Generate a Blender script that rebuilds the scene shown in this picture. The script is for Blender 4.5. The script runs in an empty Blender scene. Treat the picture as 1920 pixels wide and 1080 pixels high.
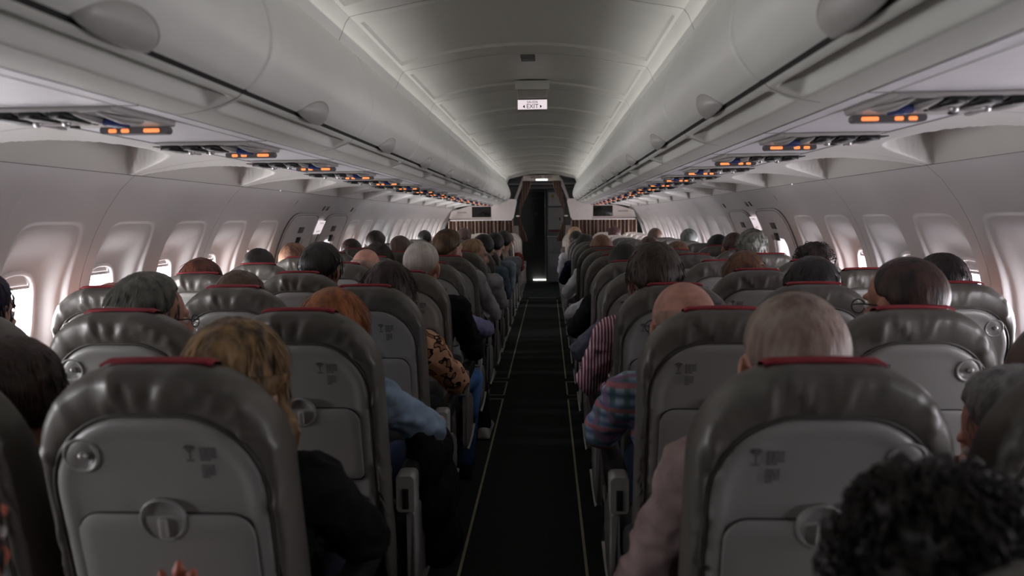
import bpy, bmesh, math, random
from math import sin, cos, pi, sqrt, radians, atan2
from mathutils import Vector, Matrix, noise, Euler
random.seed(7)
SC = bpy.context.scene
COL = SC.collection

# ------------------------------------------------------------------ camera, light, exposure
CAM_C, CAM_H, CAM_F = 0.11, 1.42, 1390.0          # lateral offset, eye height, focal length in pixels at 1920
cam_data = bpy.data.cameras.new('camera')
cam = bpy.data.objects.new('camera', cam_data); COL.objects.link(cam)
SC.camera = cam
cam_data.sensor_width = 36.0
cam_data.lens = 36.0 * CAM_F / 1920.0
cam_data.clip_start = 0.02
a = Vector(((1028 - 960) / CAM_F, (540 - 410) / CAM_F, 1.0)).normalized()      # the aisle direction as (right, up, forward)
xr = Vector((1.0, 0.0098, 0.0)); xr = (xr - a * xr.dot(a)).normalized()
zr = xr.cross(a); zr = zr if zr.y > 0 else -zr
rows = [Vector((xr[i], a[i], zr[i])) for i in range(3)]                        # right, up, forward in world axes
Rm = Matrix((rows[0], rows[1], -rows[2])).transposed()
cam.matrix_world = Matrix.Translation((CAM_C, 0, CAM_H)) @ Rm.to_4x4()
cam_data.dof.use_dof = True
cam_data.dof.focus_distance = 4.2
cam_data.dof.aperture_fstop = 3.2

world = bpy.data.worlds.new('world'); SC.world = world; world.use_nodes = True
bg = world.node_tree.nodes['Background']
bg.inputs[0].default_value = (1.0, 0.985, 1.0, 1); bg.inputs[1].default_value = 5.0
SC.view_settings.view_transform = 'Standard'
SC.view_settings.look = 'None'
SC.view_settings.exposure = 0.38
SC.view_settings.gamma = 1.0
SC.view_settings.use_curve_mapping = False
SC.cycles.max_bounces = 10
SC.cycles.diffuse_bounces = 6
SC.cycles.sample_clamp_indirect = 4.0
SC.cycles.caustics_reflective = False
SC.cycles.caustics_refractive = False
WIN_POWER = 8.5                                    # watts of daylight through each window
COVE_POWER = .16                                   # dimmed ceiling wash strips, per metre

# ------------------------------------------------------------------ materials
def S(r, g, b):
    f = lambda c: (c / 255 / 12.92) if c / 255 <= 0.04045 else ((c / 255 + 0.055) / 1.055) ** 2.4
    return (f(r), f(g), f(b), 1)

def mat(name, col, rough=0.5, metal=0.0, spec=0.5, emit=None, estr=0.0, vary=0.06, scale=12.0, bump=0.0, bscale=60.0, stretch=None, col2=None):
    m = bpy.data.materials.new(name); m.use_nodes = True
    nt = m.node_tree; b = nt.nodes['Principled BSDF']
    b.inputs['Base Color'].default_value = col
    b.inputs['Roughness'].default_value = rough
    b.inputs['Metallic'].default_value = metal
    b.inputs['Specular IOR Level'].default_value = spec
    tc = nt.nodes.new('ShaderNodeTexCoord'); mp = nt.nodes.new('ShaderNodeMapping')
    nt.links.new(tc.outputs['Object'], mp.inputs[0])
    if stretch: mp.inputs['Scale'].default_value = stretch
    if vary > 0 or col2:
        n = nt.nodes.new('ShaderNodeTexNoise'); n.inputs['Scale'].default_value = scale; n.inputs['Detail'].default_value = 4
        nt.links.new(mp.outputs[0], n.inputs['Vector'])
        r = nt.nodes.new('ShaderNodeValToRGB')
        c2 = col2 or tuple(min(1, c * (1 + vary * 2)) for c in col[:3]) + (1,)
        c1 = col if col2 else tuple(c * (1 - vary * 2) for c in col[:3]) + (1,)
        r.color_ramp.elements[0].position = 0.35; r.color_ramp.elements[0].color = c1
        r.color_ramp.elements[1].position = 0.65; r.color_ramp.elements[1].color = c2
        nt.links.new(n.outputs['Fac'], r.inputs[0]); nt.links.new(r.outputs[0], b.inputs['Base Color'])
    if bump > 0:
        n2 = nt.nodes.new('ShaderNodeTexNoise'); n2.inputs['Scale'].default_value = bscale; n2.inputs['Detail'].default_value = 3
        nt.links.new(mp.outputs[0], n2.inputs['Vector'])
        bp = nt.nodes.new('ShaderNodeBump'); bp.inputs['Strength'].default_value = bump; bp.inputs['Distance'].default_value = 0.01
        nt.links.new(n2.outputs['Fac'], bp.inputs['Height']); nt.links.new(bp.outputs[0], b.inputs['Normal'])
    if emit:
        b.inputs['Emission Color'].default_value = emit; b.inputs['Emission Strength'].default_value = estr
    return m

def ramp_mat(name, build, rough=0.8):
    """A cloth whose base colour comes from build(node_tree, object coordinate socket)."""
    m = bpy.data.materials.new(name); m.use_nodes = True
    nt = m.node_tree; b = nt.nodes['Principled BSDF']; b.inputs['Roughness'].default_value = rough
    b.inputs['Specular IOR Level'].default_value = 0.2
    tc = nt.nodes.new('ShaderNodeTexCoord')
    nt.links.new(build(nt, tc.outputs['Object']), b.inputs['Base Color'])
    return m

def node(nt, kind, **kw):
    n = nt.nodes.new(kind)
    for k, v in kw.items():
        if k in n.inputs.keys(): n.inputs[k].default_value = v
        else: setattr(n, k, v)
    return n

def ramp(nt, sock, stops, const=False):
    r = nt.nodes.new('ShaderNodeValToRGB'); e = r.color_ramp.elements
    if const: r.color_ramp.interpolation = 'CONSTANT'
    e[0].position, e[0].color = stops[0]; e[1].position, e[1].color = stops[1]
    for p, c in stops[2:]:
        x = e.new(p); x.color = c
    nt.links.new(sock, r.inputs[0]); return r.outputs[0]

def wave(nt, vec, scale, axis='X', dist=0.0):
    w = nt.nodes.new('ShaderNodeTexWave'); w.wave_type = 'BANDS'; w.bands_direction = axis
    w.inputs['Scale'].default_value = scale; w.inputs['Distortion'].default_value = dist; w.inputs['Detail'].default_value = 1
    nt.links.new(vec, w.inputs['Vector']); return w.outputs['Fac']

def mixc(nt, f, a_, b_):
    m = nt.nodes.new('ShaderNodeMix'); m.data_type = 'RGBA'
    if isinstance(f, float): m.inputs[0].default_value = f
    else: nt.links.new(f, m.inputs[0])
    for s, i in ((a_, 6), (b_, 7)):
        if isinstance(s, tuple): m.inputs[i].default_value = s
        else: nt.links.new(s, m.inputs[i])
    return m.outputs[2]

def b_stripes(nt, v): return ramp(nt, wave(nt, v, 26, 'X', .6), [(0.0, S(118, 62, 82)), (0.62, S(212, 190, 198))], True)
def b_plaid(nt, v):
    c = mixc(nt, ramp(nt, wave(nt, v, 9, 'Z', .4), [(0, (0, 0, 0, 1)), (1, (1, 1, 1, 1))]), S(104, 126, 166), S(176, 192, 214))
    c = mixc(nt, ramp(nt, wave(nt, v, 8, 'X', .4), [(0.45, (0, 0, 0, 1)), (0.8, (.75, .75, .75, 1))]), c, S(86, 128, 120))
    c = mixc(nt, ramp(nt, wave(nt, v, 4.6, 'Y', .4), [(0.8, (0, 0, 0, 1)), (0.95, (.8, .8, .8, 1))]), c, S(160, 120, 160))
    return mixc(nt, ramp(nt, wave(nt, v, 4.2, 'Z', .4), [(0.86, (0, 0, 0, 1)), (0.97, (.9, .9, .9, 1))]), c, S(190, 120, 130))
def b_leopard(nt, v):
    nz = nt.nodes.new('ShaderNodeTexNoise'); nz.inputs['Scale'].default_value = 34; nz.inputs['Detail'].default_value = .3
    nt.links.new(v, nz.inputs['Vector'])
    return ramp(nt, nz.outputs['Fac'], [(0.0, S(190, 146, 116)), (0.53, S(28, 21, 20)), (0.62, S(142, 98, 74))], True)
def b_curtain(nt, v):
    return ramp(nt, wave(nt, v, 7, 'X', .0), [(0.0, S(84, 60, 58)), (0.25, S(150, 132, 118)), (0.45, S(62, 44, 46)), (0.62, S(172, 158, 142)), (0.8, S(108, 84, 72))], True)
def b_zebra(nt, v): return ramp(nt, wave(nt, v, 12, 'Z', 6), [(0.0, S(40, 40, 46)), (0.55, S(96, 96, 104))], True)

M = {}
M['liner'] = mat('liner_plastic', S(214, 212, 208), .48, vary=.012, scale=3)
M['wall'] = mat('wall_plastic', S(216, 214, 214), .5, vary=.012, scale=3)
M['ceil'] = mat('ceiling_plastic', S(205, 205, 199), .5, vary=.012, scale=3)
M['bin'] = mat('bin_plastic', S(211, 212, 206), .42, vary=.012, scale=4)
M['bin_low'] = mat('bin_rail_plastic', S(204, 205, 198), .45, vary=.012, scale=4)
M['latch'] = mat('latch_plastic', S(164, 162, 158), .4, vary=.02)
M['dark'] = mat('shadow_gap', S(26, 25, 25), .8, vary=.05)
M['hull'] = mat('hull_insulation', S(60, 60, 58), .9, vary=.05)
M['psu'] = mat('service_strip_plastic', S(222, 220, 224), .45, vary=.01)
M['psu_unit'] = mat('service_unit_plastic', S(176, 173, 170), .4, vary=.03)
M['nozzle'] = mat('bright_nozzle', S(230, 230, 232), .2, metal=.6, vary=.02)
M['black'] = mat('black_plastic', S(30, 30, 31), .5, vary=.05)
M['blue'] = mat('blue_button', S(38, 52, 110), .4, vary=.04)
M['orange'] = mat('orange_lit_icon', S(220, 90, 40), .4, emit=(1.0, .36, .12, 1), estr=.75, vary=0)
M['leather'] = mat('grey_leather', S(93, 90, 85), .40, vary=.05, scale=9, bump=.25, bscale=22, stretch=(1, 1, .45))
M['leather_side'] = mat('grey_leather_side', S(76, 74, 70), .5, vary=.05, scale=9, bump=.15, bscale=30)
M['cream'] = mat('cream_leather', S(206, 198, 190), .5, vary=.03, bump=.12, bscale=22)
M['piping'] = mat('maroon_piping', S(70, 48, 50), .6, vary=.05)
M['shell'] = mat('shell_plastic', S(141, 140, 138), .36, vary=.015, scale=5)
M['tray'] = mat('tray_plastic', S(143, 142, 140), .33, vary=.015, scale=5)
M['red'] = mat('red_cloth', S(150, 42, 54), .7, vary=.06, bump=.1)
M['ink'] = mat('dark_grey_print', S(58, 57, 56), .6, vary=0)
M['silver'] = mat('silver_end_cap', S(176, 174, 172), .35, metal=.25, vary=.02)
M['pad'] = mat('black_arm_pad', S(34, 33, 33), .6, vary=.05)
M['cushion'] = mat('dark_seat_cushion', S(52, 51, 50), .6, vary=.06, bump=.15)
M['carpet'] = mat('charcoal_carpet', S(50, 54, 52), .95, spec=.15, vary=.22, scale=160, bump=.4, bscale=300)
M['strip'] = mat('pale_track_strip', S(168, 160, 132), .6, vary=.06)
M['exit_face'] = mat('lit_sign_face', S(232, 214, 220), .4, emit=(1, .88, .93, 1), estr=.55, vary=0)
M['sign_ink'] = mat('sign_ink', S(92, 40, 52), .6, vary=0)
M['sign_black'] = mat('sign_black', S(24, 12, 14), .6, vary=0)
M['hatch'] = mat('hatch_plastic', S(222, 218, 218), .5, vary=.012)
M['hatch_seam'] = mat('hatch_seam', S(140, 136, 136), .7, vary=.03)
M['placard'] = mat('grey_placard', S(104, 102, 104), .6, vary=.03)
M['divider'] = mat('divider_plastic', S(212, 204, 200), .45, vary=.015)
M['screen'] = mat('dark_window', S(20, 20, 21), .15, vary=.05)
M['door'] = mat('dark_lavatory_door', S(58, 60, 58), .5, vary=.04)
M['metal'] = mat('brushed_metal', S(150, 150, 150), .4, metal=.6, vary=.03)
M['galley'] = mat('galley_grey', S(92, 92, 92), .5, vary=.04)
M['yellow'] = mat('yellow_label', S(150, 150, 40), .6, vary=.02)
M['lamp'] = mat('door_light', S(255, 255, 255), .4, emit=(1, .98, .94, 1), estr=3.0, vary=0)
M['curtain'] = ramp_mat('striped_curtain', b_curtain)
M['shade'] = mat('window_shade', S(196, 190, 190), .6, vary=.02)
M['bezel'] = mat('window_bezel', S(232, 228, 228), .35, vary=.01)

g = bpy.data.materials.new('window_glass'); g.use_nodes = True
nt = g.node_tree; nt.nodes.clear()
o_ = nt.nodes.new('ShaderNodeOutputMaterial'); mx = nt.nodes.new('ShaderNodeMixShader'); tr = nt.nodes.new('ShaderNodeBsdfTransparent')
gl = nt.nodes.new('ShaderNodeBsdfGlossy'); gl.inputs['Roughness'].default_value = .05; tr.inputs[0].default_value = (.96, .95, .97, 1)
mx.inputs[0].default_value = .05
nt.links.new(tr.outputs[0], mx.inputs[1]); nt.links.new(gl.outputs[0], mx.inputs[2]); nt.links.new(mx.outputs[0], o_.inputs[0])
M['glass'] = g

# ------------------------------------------------------------------ small helpers
def mesh(name, verts, faces, smooth=True, angle=None):
    me = bpy.data.meshes.new(name); me.from_pydata([tuple(v) for v in verts], [], faces); me.update()
    bm = bmesh.new(); bm.from_mesh(me); bmesh.ops.recalc_face_normals(bm, faces=bm.faces[:])
    if angle:
        for e in bm.edges:
            if len(e.link_faces) == 2 and e.calc_face_angle(0) > radians(angle): e.smooth = False
    bm.to_mesh(me); bm.free()
    if smooth:
        for p in me.polygons: p.use_smooth = True
    return me

def put(name, me, m, parent=None, loc=(0, 0, 0)):
    o = bpy.data.objects.new(name, me); COL.objects.link(o)
    if me is not None and m is not None:
        if not me.materials: me.materials.append(m)
        elif me.materials[0] != m:
            o.material_slots[0].link = 'OBJECT'; o.material_slots[0].material = m
    if parent is not None: o.parent = parent
    o.location = loc
    return o

def empty(name, loc=(0, 0, 0)):
    o = bpy.data.objects.new(name, None); COL.objects.link(o); o.location = loc; o.empty_display_size = .1
    return o

def tag(o, label, cat, group=None):
    o['label'] = label; o['category'] = cat
    if group: o['group'] = group
    return o

def struct(o, label=None, cat=None):
    o['kind'] = 'structure'
    if label: o['label'] = label
    if cat: o['category'] = cat
    return o

class MB:
    """Collects shapes into one mesh."""
    def __init__(s): s.v = []; s.f = []
    def add(s, v, f):
        n = len(s.v); s.v += [Vector(x) for x in v]; s.f += [[i + n for i in q] for q in f]; return s
    def box(s, x0, x1, y0, y1, z0, z1, b=0.0):
        if b <= 0:
            v = [(x, y, z) for x in (x0, x1) for y in (y0, y1) for z in (z0, z1)]
            return s.add(v, [(0, 1, 3, 2), (4, 6, 7, 5), (0, 4, 5, 1), (2, 3, 7, 6), (0, 2, 6, 4), (1, 5, 7, 3)])
        cx, cz = (x0 + x1) / 2, (z0 + z1) / 2
        pts = lambda d: [(cx + px, cz + pz) for px, pz in rr((x1 - x0) / 2 - d, (z1 - z0) / 2 - d, -(z1 - z0) / 2 + d, max(.0005, b - d), max(.0005, b - d), 4)]
        return s.add(*stack([(pts(b * .7), y0), (pts(b * .2), y0 + b * .3), (pts(0), y0 + b), (pts(0), y1 - b), (pts(b * .2), y1 - b * .3), (pts(b * .7), y1)]))
    def tube(s, pts, r, seg=8, closed=False):
        pts = [Vector(p) for p in pts]; n = len(pts); v = []; f = []
        R = r if isinstance(r, (list, tuple)) else [r] * n
        for i, p in enumerate(pts):
            d = (pts[(i + 1) % n] - pts[i - 1]) if closed else (pts[min(i + 1, n - 1)] - pts[max(i - 1, 0)])
            d.normalize(); u = d.orthogonal().normalized() if i == 0 else (u - d * u.dot(d)).normalized()
            w = d.cross(u)
            for k in range(seg):
                t = 2 * pi * k / seg; v.append(p + (u * cos(t) + w * sin(t)) * R[i])
        m = n if closed else n - 1
        for i in range(m):
            for k in range(seg):
                f.append((i * seg + k, i * seg + (k + 1) % seg, ((i + 1) % n) * seg + (k + 1) % seg, ((i + 1) % n) * seg + k))
        if not closed: f += [tuple(range(seg))[::-1], tuple(range((n - 1) * seg, n * seg))]
        return s.add(v, f)
    def cap(s, p0, p1, r0, r1, seg=12, hs=4):
        """A tapered capsule."""
        p0, p1 = Vector(p0), Vector(p1); d = (p1 - p0); L = d.length or 1e-6; d = d / L
        u = d.orthogonal().normalized(); w = d.cross(u); v = []; f = []; rings = []
        for i in range(hs, -1, -1):
            t = i / hs * pi / 2; rings.append((p0 - d * r0 * sin(t), max(r0 * cos(t), 1e-4)))
        for i in range(hs + 1):
            t = i / hs * pi / 2; rings.append((p1 + d * r1 * sin(t), max(r1 * cos(t), 1e-4)))
        for c, r in rings:
            for k in range(seg):
                t = 2 * pi * k / seg; v.append(c + (u * cos(t) + w * sin(t)) * r)
        for i in range(len(rings) - 1):
            for k in range(seg): f.append((i * seg + k, i * seg + (k + 1) % seg, (i + 1) * seg + (k + 1) % seg, (i + 1) * seg + k))
        f += [tuple(range(seg))[::-1], tuple(range((len(rings) - 1) * seg, len(rings) * seg))]
        return s.add(v, f)
    def ell(s, c, r, T=None, nu=16, nv=10):
        v = []; f = []; c = Vector(c)
        for i in range(nv + 1):
            ph = -pi / 2 + pi * i / nv
            for k in range(nu):
                t = 2 * pi * k / nu
                p = c + Vector((r[0] * cos(ph) * cos(t), r[1] * cos(ph) * sin(t), r[2] * sin(ph)))
                v.append(T @ p if T else p)
        for i in range(nv):
            for k in range(nu): f.append((i * nu + k, i * nu + (k + 1) % nu, (i + 1) * nu + (k + 1) % nu, (i + 1) * nu + k))
        return s.add(v, f)
    def mesh(s, name, smooth=True, angle=None): return mesh(name, s.v, s.f, smooth, angle)
    def flip_x(s): s.v = [Vector((-p.x, p.y, p.z)) for p in s.v]; return s

def rr(hw, zt, zb, rt, rb, n=8, crown=0.0):
    """Rounded rectangle outline, 4*(n+1) points, from bottom left corner clockwise over the top."""
    out = []
    for cx, cz, r, a0 in ((-1, zb, rb, -pi / 2), (-1, zt, rt, pi), (1, zt, rt, pi / 2), (1, zb, rb, 0)):
        r = max(r, 1e-4); ox = cx * (hw - r); oz = cz - r if cz == zt else cz + r
        for i in range(n + 1):
            t = a0 - (pi / 2) * i / n
            out.append((ox + r * cos(t), oz + r * sin(t)))
    if crown:
        out = [(x, z + (crown * (1 - (x / hw) ** 2) if z > (zt + zb) / 2 else 0)) for x, z in out]
    return out

def stack(rings, capends=True):
    """rings: [(2D outline in x,z, y)] -> a closed loft."""
    n = len(rings[0][0]); v = []; f = []
    for pts, y in rings: v += [(x, y, z) for x, z in pts]
    for i in range(len(rings) - 1):
        for k in range(n): f.append((i * n + k, i * n + (k + 1) % n, (i + 1) * n + (k + 1) % n, (i + 1) * n + k))
    if capends: f += [tuple(range(n)), tuple(range((len(rings) - 1) * n, len(rings) * n))[::-1]]
    return v, f

def smooth01(a_, b_, x):
    t = min(1, max(0, (x - a_) / (b_ - a_))); return t * t * (3 - 2 * t)

def spline(pts, n):
    """Catmull-Rom through 2D points, n samples per span."""
    P = [pts[0]] + list(pts) + [pts[-1]]; out = []
    for i in range(1, len(P) - 2):
        p0, p1, p2, p3 = P[i - 1], P[i], P[i + 1], P[i + 2]
        for k in range(n):
            t = k / n
            out.append(tuple(.5 * ((2 * p1[j]) + (-p0[j] + p2[j]) * t + (2 * p0[j] - 5 * p1[j] + 4 * p2[j] - p3[j]) * t * t + (-p0[j] + 3 * p1[j] - 3 * p2[j] + p3[j]) * t ** 3) for j in (0, 1)))
    out.append(tuple(pts[-1])); return out

def grid(nu, nv, fn):
    v = [fn(i, j) for i in range(nu) for j in range(nv)]
    f = [(i * nv + j, (i + 1) * nv + j, (i + 1) * nv + j + 1, i * nv + j + 1) for i in range(nu - 1) for j in range(nv - 1)]
    return v, f

def text_mesh(body, size, extrude=.0006, align='CENTER'):
    c = bpy.data.curves.new('lettering', 'FONT'); c.body = body; c.size = size; c.extrude = extrude; c.align_x = align; c.align_y = 'CENTER'
    o = bpy.data.objects.new('lettering', c); COL.objects.link(o)
    dg = bpy.context.evaluated_depsgraph_get()
    me = bpy.data.meshes.new_from_object(o.evaluated_get(dg)); bpy.data.objects.remove(o)
    me.materials.clear()
    return me

def to_x(me, T):
    me.transform(T); return me

ORD = ['first', 'second', 'third', 'fourth', 'fifth', 'sixth', 'seventh', 'eighth', 'ninth', 'tenth', 'eleventh', 'twelfth', 'thirteenth', 'fourteenth', 'fifteenth', 'sixteenth', 'seventeenth', 'eighteenth', 'nineteenth', 'twentieth',
       'twenty-first', 'twenty-second', 'twenty-third', 'twenty-fourth']
SIDE = {-1: 'left', 1: 'right'}
Y_BACK, Y_DIV, Y_FRONT = -1.3, 13.1, 17.0
for s_ in (-1, 1):                                   # dimmed wash lights in the cove between bins and ceiling
    ld = bpy.data.lights.new('ceiling_wash', 'AREA'); ld.shape = 'RECTANGLE'; ld.size = .03; ld.size_y = 14.0
    ld.energy = COVE_POWER * 14; ld.color = (1.0, .97, .90)
    lo = bpy.data.objects.new('ceiling_wash', ld); COL.objects.link(lo)
    lo.location = (s_ * .585, 5.6, 2.055)
    d = Vector((-s_ * .8, 0, .6)).normalized()
    zax = -d; yax = Vector((0, 1, 0)); xax = yax.cross(zax).normalized()
    lo.matrix_world = Matrix.Translation(lo.location) @ Matrix((xax, yax, zax)).transposed().to_4x4()
# ------------------------------------------------------------------ the cabin shell
PROF = [(0.02, 1.70), (.25, 1.79), (.5, 1.845), (.85, 1.865), (1.0, 1.85), (1.18, 1.82), (1.33, 1.765), (1.437, 1.71), (1.54, 1.64), (1.61, 1.565)]
PROF_S = spline(PROF, 8)
def wall_x(z):
    if z <= PROF_S[0][0]: return PROF_S[0][1]
    for (z0, x0), (z1, x1) in zip(PROF_S, PROF_S[1:]):
        if z <= z1: return x0 + (x1 - x0) * (z - z0) / max(1e-9, z1 - z0)
    return PROF_S[-1][1]

ZC = 1.065
def sup(a_, b0, b1, n):
    def r(c, s):
        b = b1 if s > 0 else b0
        return (abs(c / a_) ** n + abs(s / b) ** n) ** (-1 / n)
    return r
def rect(al, ar, b0, b1):
    def r(c, s):
        q = []
        if abs(c) > 1e-9: q.append((ar if c > 0 else al) / abs(c))
        if abs(s) > 1e-9: q.append((b1 if s > 0 else b0) / abs(s))
        return min(q)
    return r
def ring_surface(outlines, depth, corners=(), N=76, side=1, close=False):
    """outlines: [(radius fn, n subdivisions to the next)]; depth(i, t, y, z) outward of the wall line."""
    th = sorted({round(2 * pi * k / N, 6) for k in range(N)} | {round(c % (2 * pi), 6) for c in corners})
    v, f = [], []; m = len(th); rings = []
    for i in range(len(outlines)):
        n = outlines[i][1] if i < len(outlines) - 1 else 1
        for k in range(n): rings.append((i, k / n))
    for i, t in rings:
        for q in th:
            c, s = cos(q), sin(q); r = outlines[i][0](c, s)
            if t > 0: r += (outlines[i + 1][0](c, s) - r) * t
            y, z = r * c, ZC + r * s
            v.append((side * (wall_x(z) + depth(i, t, y, z)), y, z))
    for i in range(len(rings) - 1):
        for k in range(m): f.append((i * m + k, i * m + (k + 1) % m, (i + 1) * m + (k + 1) % m, (i + 1) * m + k))
    return v, f

HOLE = sup(.113, .165, .165, 3.0); HOLE2 = sup(.118, .17, .17, 3.0)
B0, B1 = ZC - .02, 1.61 - ZC
def cell_mesh(side, al, ar):
    inner, outer = sup(.182, .27, .347, 7), sup(.200, .287, .364, 7)
    R = rect(al, ar, B0, B1); cs = [atan2(b, a_) for a_ in (ar, -al) for b in (B1, -B0)]
    def depth(i, t, y, z):
        d_in = .007 + .022 * smooth01(1.40, 1.10, z)
        if i == 0: return .15 - .058 * t
        if i == 1: return .092 + (d_in - .092) * smooth01(0, 1, t)
        if i == 2: return d_in * (1 - smooth01(0, 1, t))
        return 0
    return mesh('wall_panel', *ring_surface([(HOLE2, 1), (HOLE, 9), (inner, 5), (outer, 8), (R, 1)], depth, cs, side=side))
def hull_mesh(side, al, ar):
    R = rect(al, ar, B0 + .02, B1 + .25); cs = [atan2(b, a_) for a_ in (ar, -al) for b in (B1 + .25, -B0 - .02)]
    return mesh('hull_panel', *ring_surface([(HOLE2, 3), (R, 1)], lambda i, t, y, z: .15 if z < 1.61 else .15 + (z - 1.61) * .2, cs, side=side), smooth=False)
def exit_cell_mesh(side, al, ar):
    R = rect(al, ar, B0, B1); cs = [atan2(b, a_) for a_ in (ar, -al) for b in (B1, -B0)]
    O = sup(.15, .2, .2, 3.5)
    def depth(i, t, y, z): return (.15 - .05 * t) if i == 0 else (.1 * (1 - smooth01(0, 1, t)) if i == 1 else 0)
    return mesh('wall_exit_panel', *ring_surface([(HOLE2, 1), (HOLE, 6), (O, 8), (R, 1)], depth, cs, side=side))

PITCH = 1.066
cells = []                                            # (y centre, half width behind, half width ahead, is exit)
y = 5.09
while y - .533 > Y_BACK - .2: cells.append((y - .2665, .2665, .2665, False)); y -= .533
WALL_START = y
cells += [(5.485, .395, .415, True), (6.325, .425, .425, True)]
y = 6.75
while y < Y_DIV + .2: cells.append((y + .2665, .2665, .2665, False)); y += .533
WALL_END = y
cells.sort()
n_win = 0
for side in (-1, 1):
    name = 'wall_left' if side < 0 else 'wall_right'
    cm, hm = {0: cell_mesh(side, .2655, .2665), 1: cell_mesh(side, .2665, .2655)}, hull_mesh(side, .2665, .2665)
    rim = MB(); ZO = lambda q, d: (side * (wall_x(ZC + HOLE(cos(q), sin(q)) * sin(q)) + d))
    q_ = [2 * pi * k / 48 for k in range(48)]
    rim.tube([(ZO(q, .088), HOLE(cos(q), sin(q)) * cos(q) * 1.03, ZC + HOLE(cos(q), sin(q)) * sin(q) * 1.03) for q in q_], .011, 8, True)
    rim_me = rim.mesh('window_bezel')
    gv = [(side * (wall_x(ZC + HOLE(cos(q), sin(q)) * sin(q)) + .125), HOLE2(cos(q), sin(q)) * cos(q), ZC + HOLE2(cos(q), sin(q)) * sin(q)) for q in q_]
    gm = mesh('window_pane', gv, [tuple(range(48))], smooth=False)
    shades = []
    for drop in (.035, .055, .085, .20):
        zs = [ZC + .168 - drop * k / 6 for k in range(7)]
        hw = [min(.112, (1 - min(.999, abs((z - ZC) / .17) ** 3.0)) ** (1 / 3.0) * .116) for z in zs]
        v = [(side * (wall_x(z) + .108), s * w, z) for z, w in zip(zs, hw) for s in (-1, 1)]
        sb = MB().add(v, [(2 * k, 2 * k + 1, 2 * k + 3, 2 * k + 2) for k in range(6)])
        sb.box(side * (wall_x(zs[-1]) + .100) - .004, side * (wall_x(zs[-1]) + .100) + .004, -hw[-1], hw[-1], zs[-1] - .009, zs[-1] + .002)
        shades.append(sb.mesh('window_shade', smooth=False))
    for ci, (yc, al, ar, ex) in enumerate(cells):
        if ex:
            struct(put(name, exit_cell_mesh(side, al, ar), M['wall'], loc=(0, yc, 0)))
            struct(put('hull', hull_mesh(side, al, ar), M['hull'], loc=(0, yc, 0)))
        else:
            struct(put(name, cm[0 if round((yc - .2665 - (5.09 if yc < 5.09 else 6.75)) / .533) % 2 == 0 else 1], M['wall'], loc=(0, yc, 0)))
            struct(put('hull', hm, M['hull'], loc=(0, yc, 0)))
        if yc < .5: 
            struct(put('hull', mesh('daylight_block', [(side * 2.2, -.27, .4), (side * 2.2, .27, .4), (side * 2.2, .27, 1.8), (side * 2.2, -.27, 1.8)], [(0, 1, 2, 3)], False), M['hull'], loc=(0, yc, 0)))  # unseen sheet added outside the window hole to keep daylight off the foreground
            continue
        n_win += 1
        w = struct(put('window_%d' % n_win, rim_me, M['bezel'], loc=(0, yc, 0)), 'oval cabin window with white rim and pull-down shade', 'window')
        put('window_pane', gm, M['glass'], w)
        put('window_shade', shades[(0, 1, 1, 0, 2, 1, 0, 1)[(ci * 3 + (side > 0) * 2) % 8]], M['shade'], w)
        ld = bpy.data.lights.new('window_daylight', 'AREA'); ld.shape = 'RECTANGLE'; ld.size = .24; ld.size_y = .34
        ld.energy = WIN_POWER * (1.0 if side < 0 else .8) * (.5 if ex else 1); ld.color = (1.0, .985, .99) if side < 0 else (.99, .945, 1.0)
        lo = bpy.data.objects.new('window_daylight', ld); COL.objects.link(lo)
        lo.location = (side * (wall_x(ZC) + .19), yc, ZC); lo.rotation_euler = (0, side * radians(90), 0)

# upper hull, rear bulkhead, front bulkhead
arc = [(2.05, 1.2), (2.0, 1.7), (1.75, 2.1), (1.2, 2.45), (.5, 2.62), (0, 2.65), (-.5, 2.62), (-1.2, 2.45), (-1.75, 2.1), (-2.0, 1.7), (-2.05, 1.2)]
def extrude(profile, y0, y1): 
    n = len(profile); v = [(x, y0, z) for x, z in profile] + [(x, y1, z) for x, z in profile]
    return v, [(i, i + 1, n + i + 1, n + i) for i in range(n - 1)]
struct(put('hull', mesh('hull_crown', *extrude([(x, z) for x, z in arc if z >= 1.7], Y_BACK - .3, Y_FRONT + .3)), M['hull']))
low = [(2.04, 1.75), (2.1, 1.0), (2.0, -.05), (-2.0, -.05), (-2.1, 1.0), (-2.04, 1.75)]
struct(put('wall_front_lining', mesh('front_lining', *extrude([(2.1, 2.0), (2.12, 1.0), (2.05, -.06)], WALL_END - .02, Y_FRONT + .3), False), M['hull']))
struct(put('wall_front_lining', mesh('front_lining', *extrude([(-2.1, 2.0), (-2.12, 1.0), (-2.05, -.06)], WALL_END - .02, Y_FRONT + .3), False), M['hull']))
struct(put('wall_back', MB().box(-2.3, 2.3, Y_BACK - .3, Y_BACK - .2, -.1, 2.7).mesh('wall_back', False), M['hull']))
struct(put('wall_front', MB().box(-2.3, 2.3, Y_FRONT, Y_FRONT + .1, -.1, 2.7).mesh('wall_front', False), M['galley']))
struct(put('floor', MB().box(-2.3, 2.3, Y_BACK - .3, Y_FRONT + .3, -.08, 0).mesh('floor', False), M['carpet']), 'charcoal carpeted cabin floor', 'floor')

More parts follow.
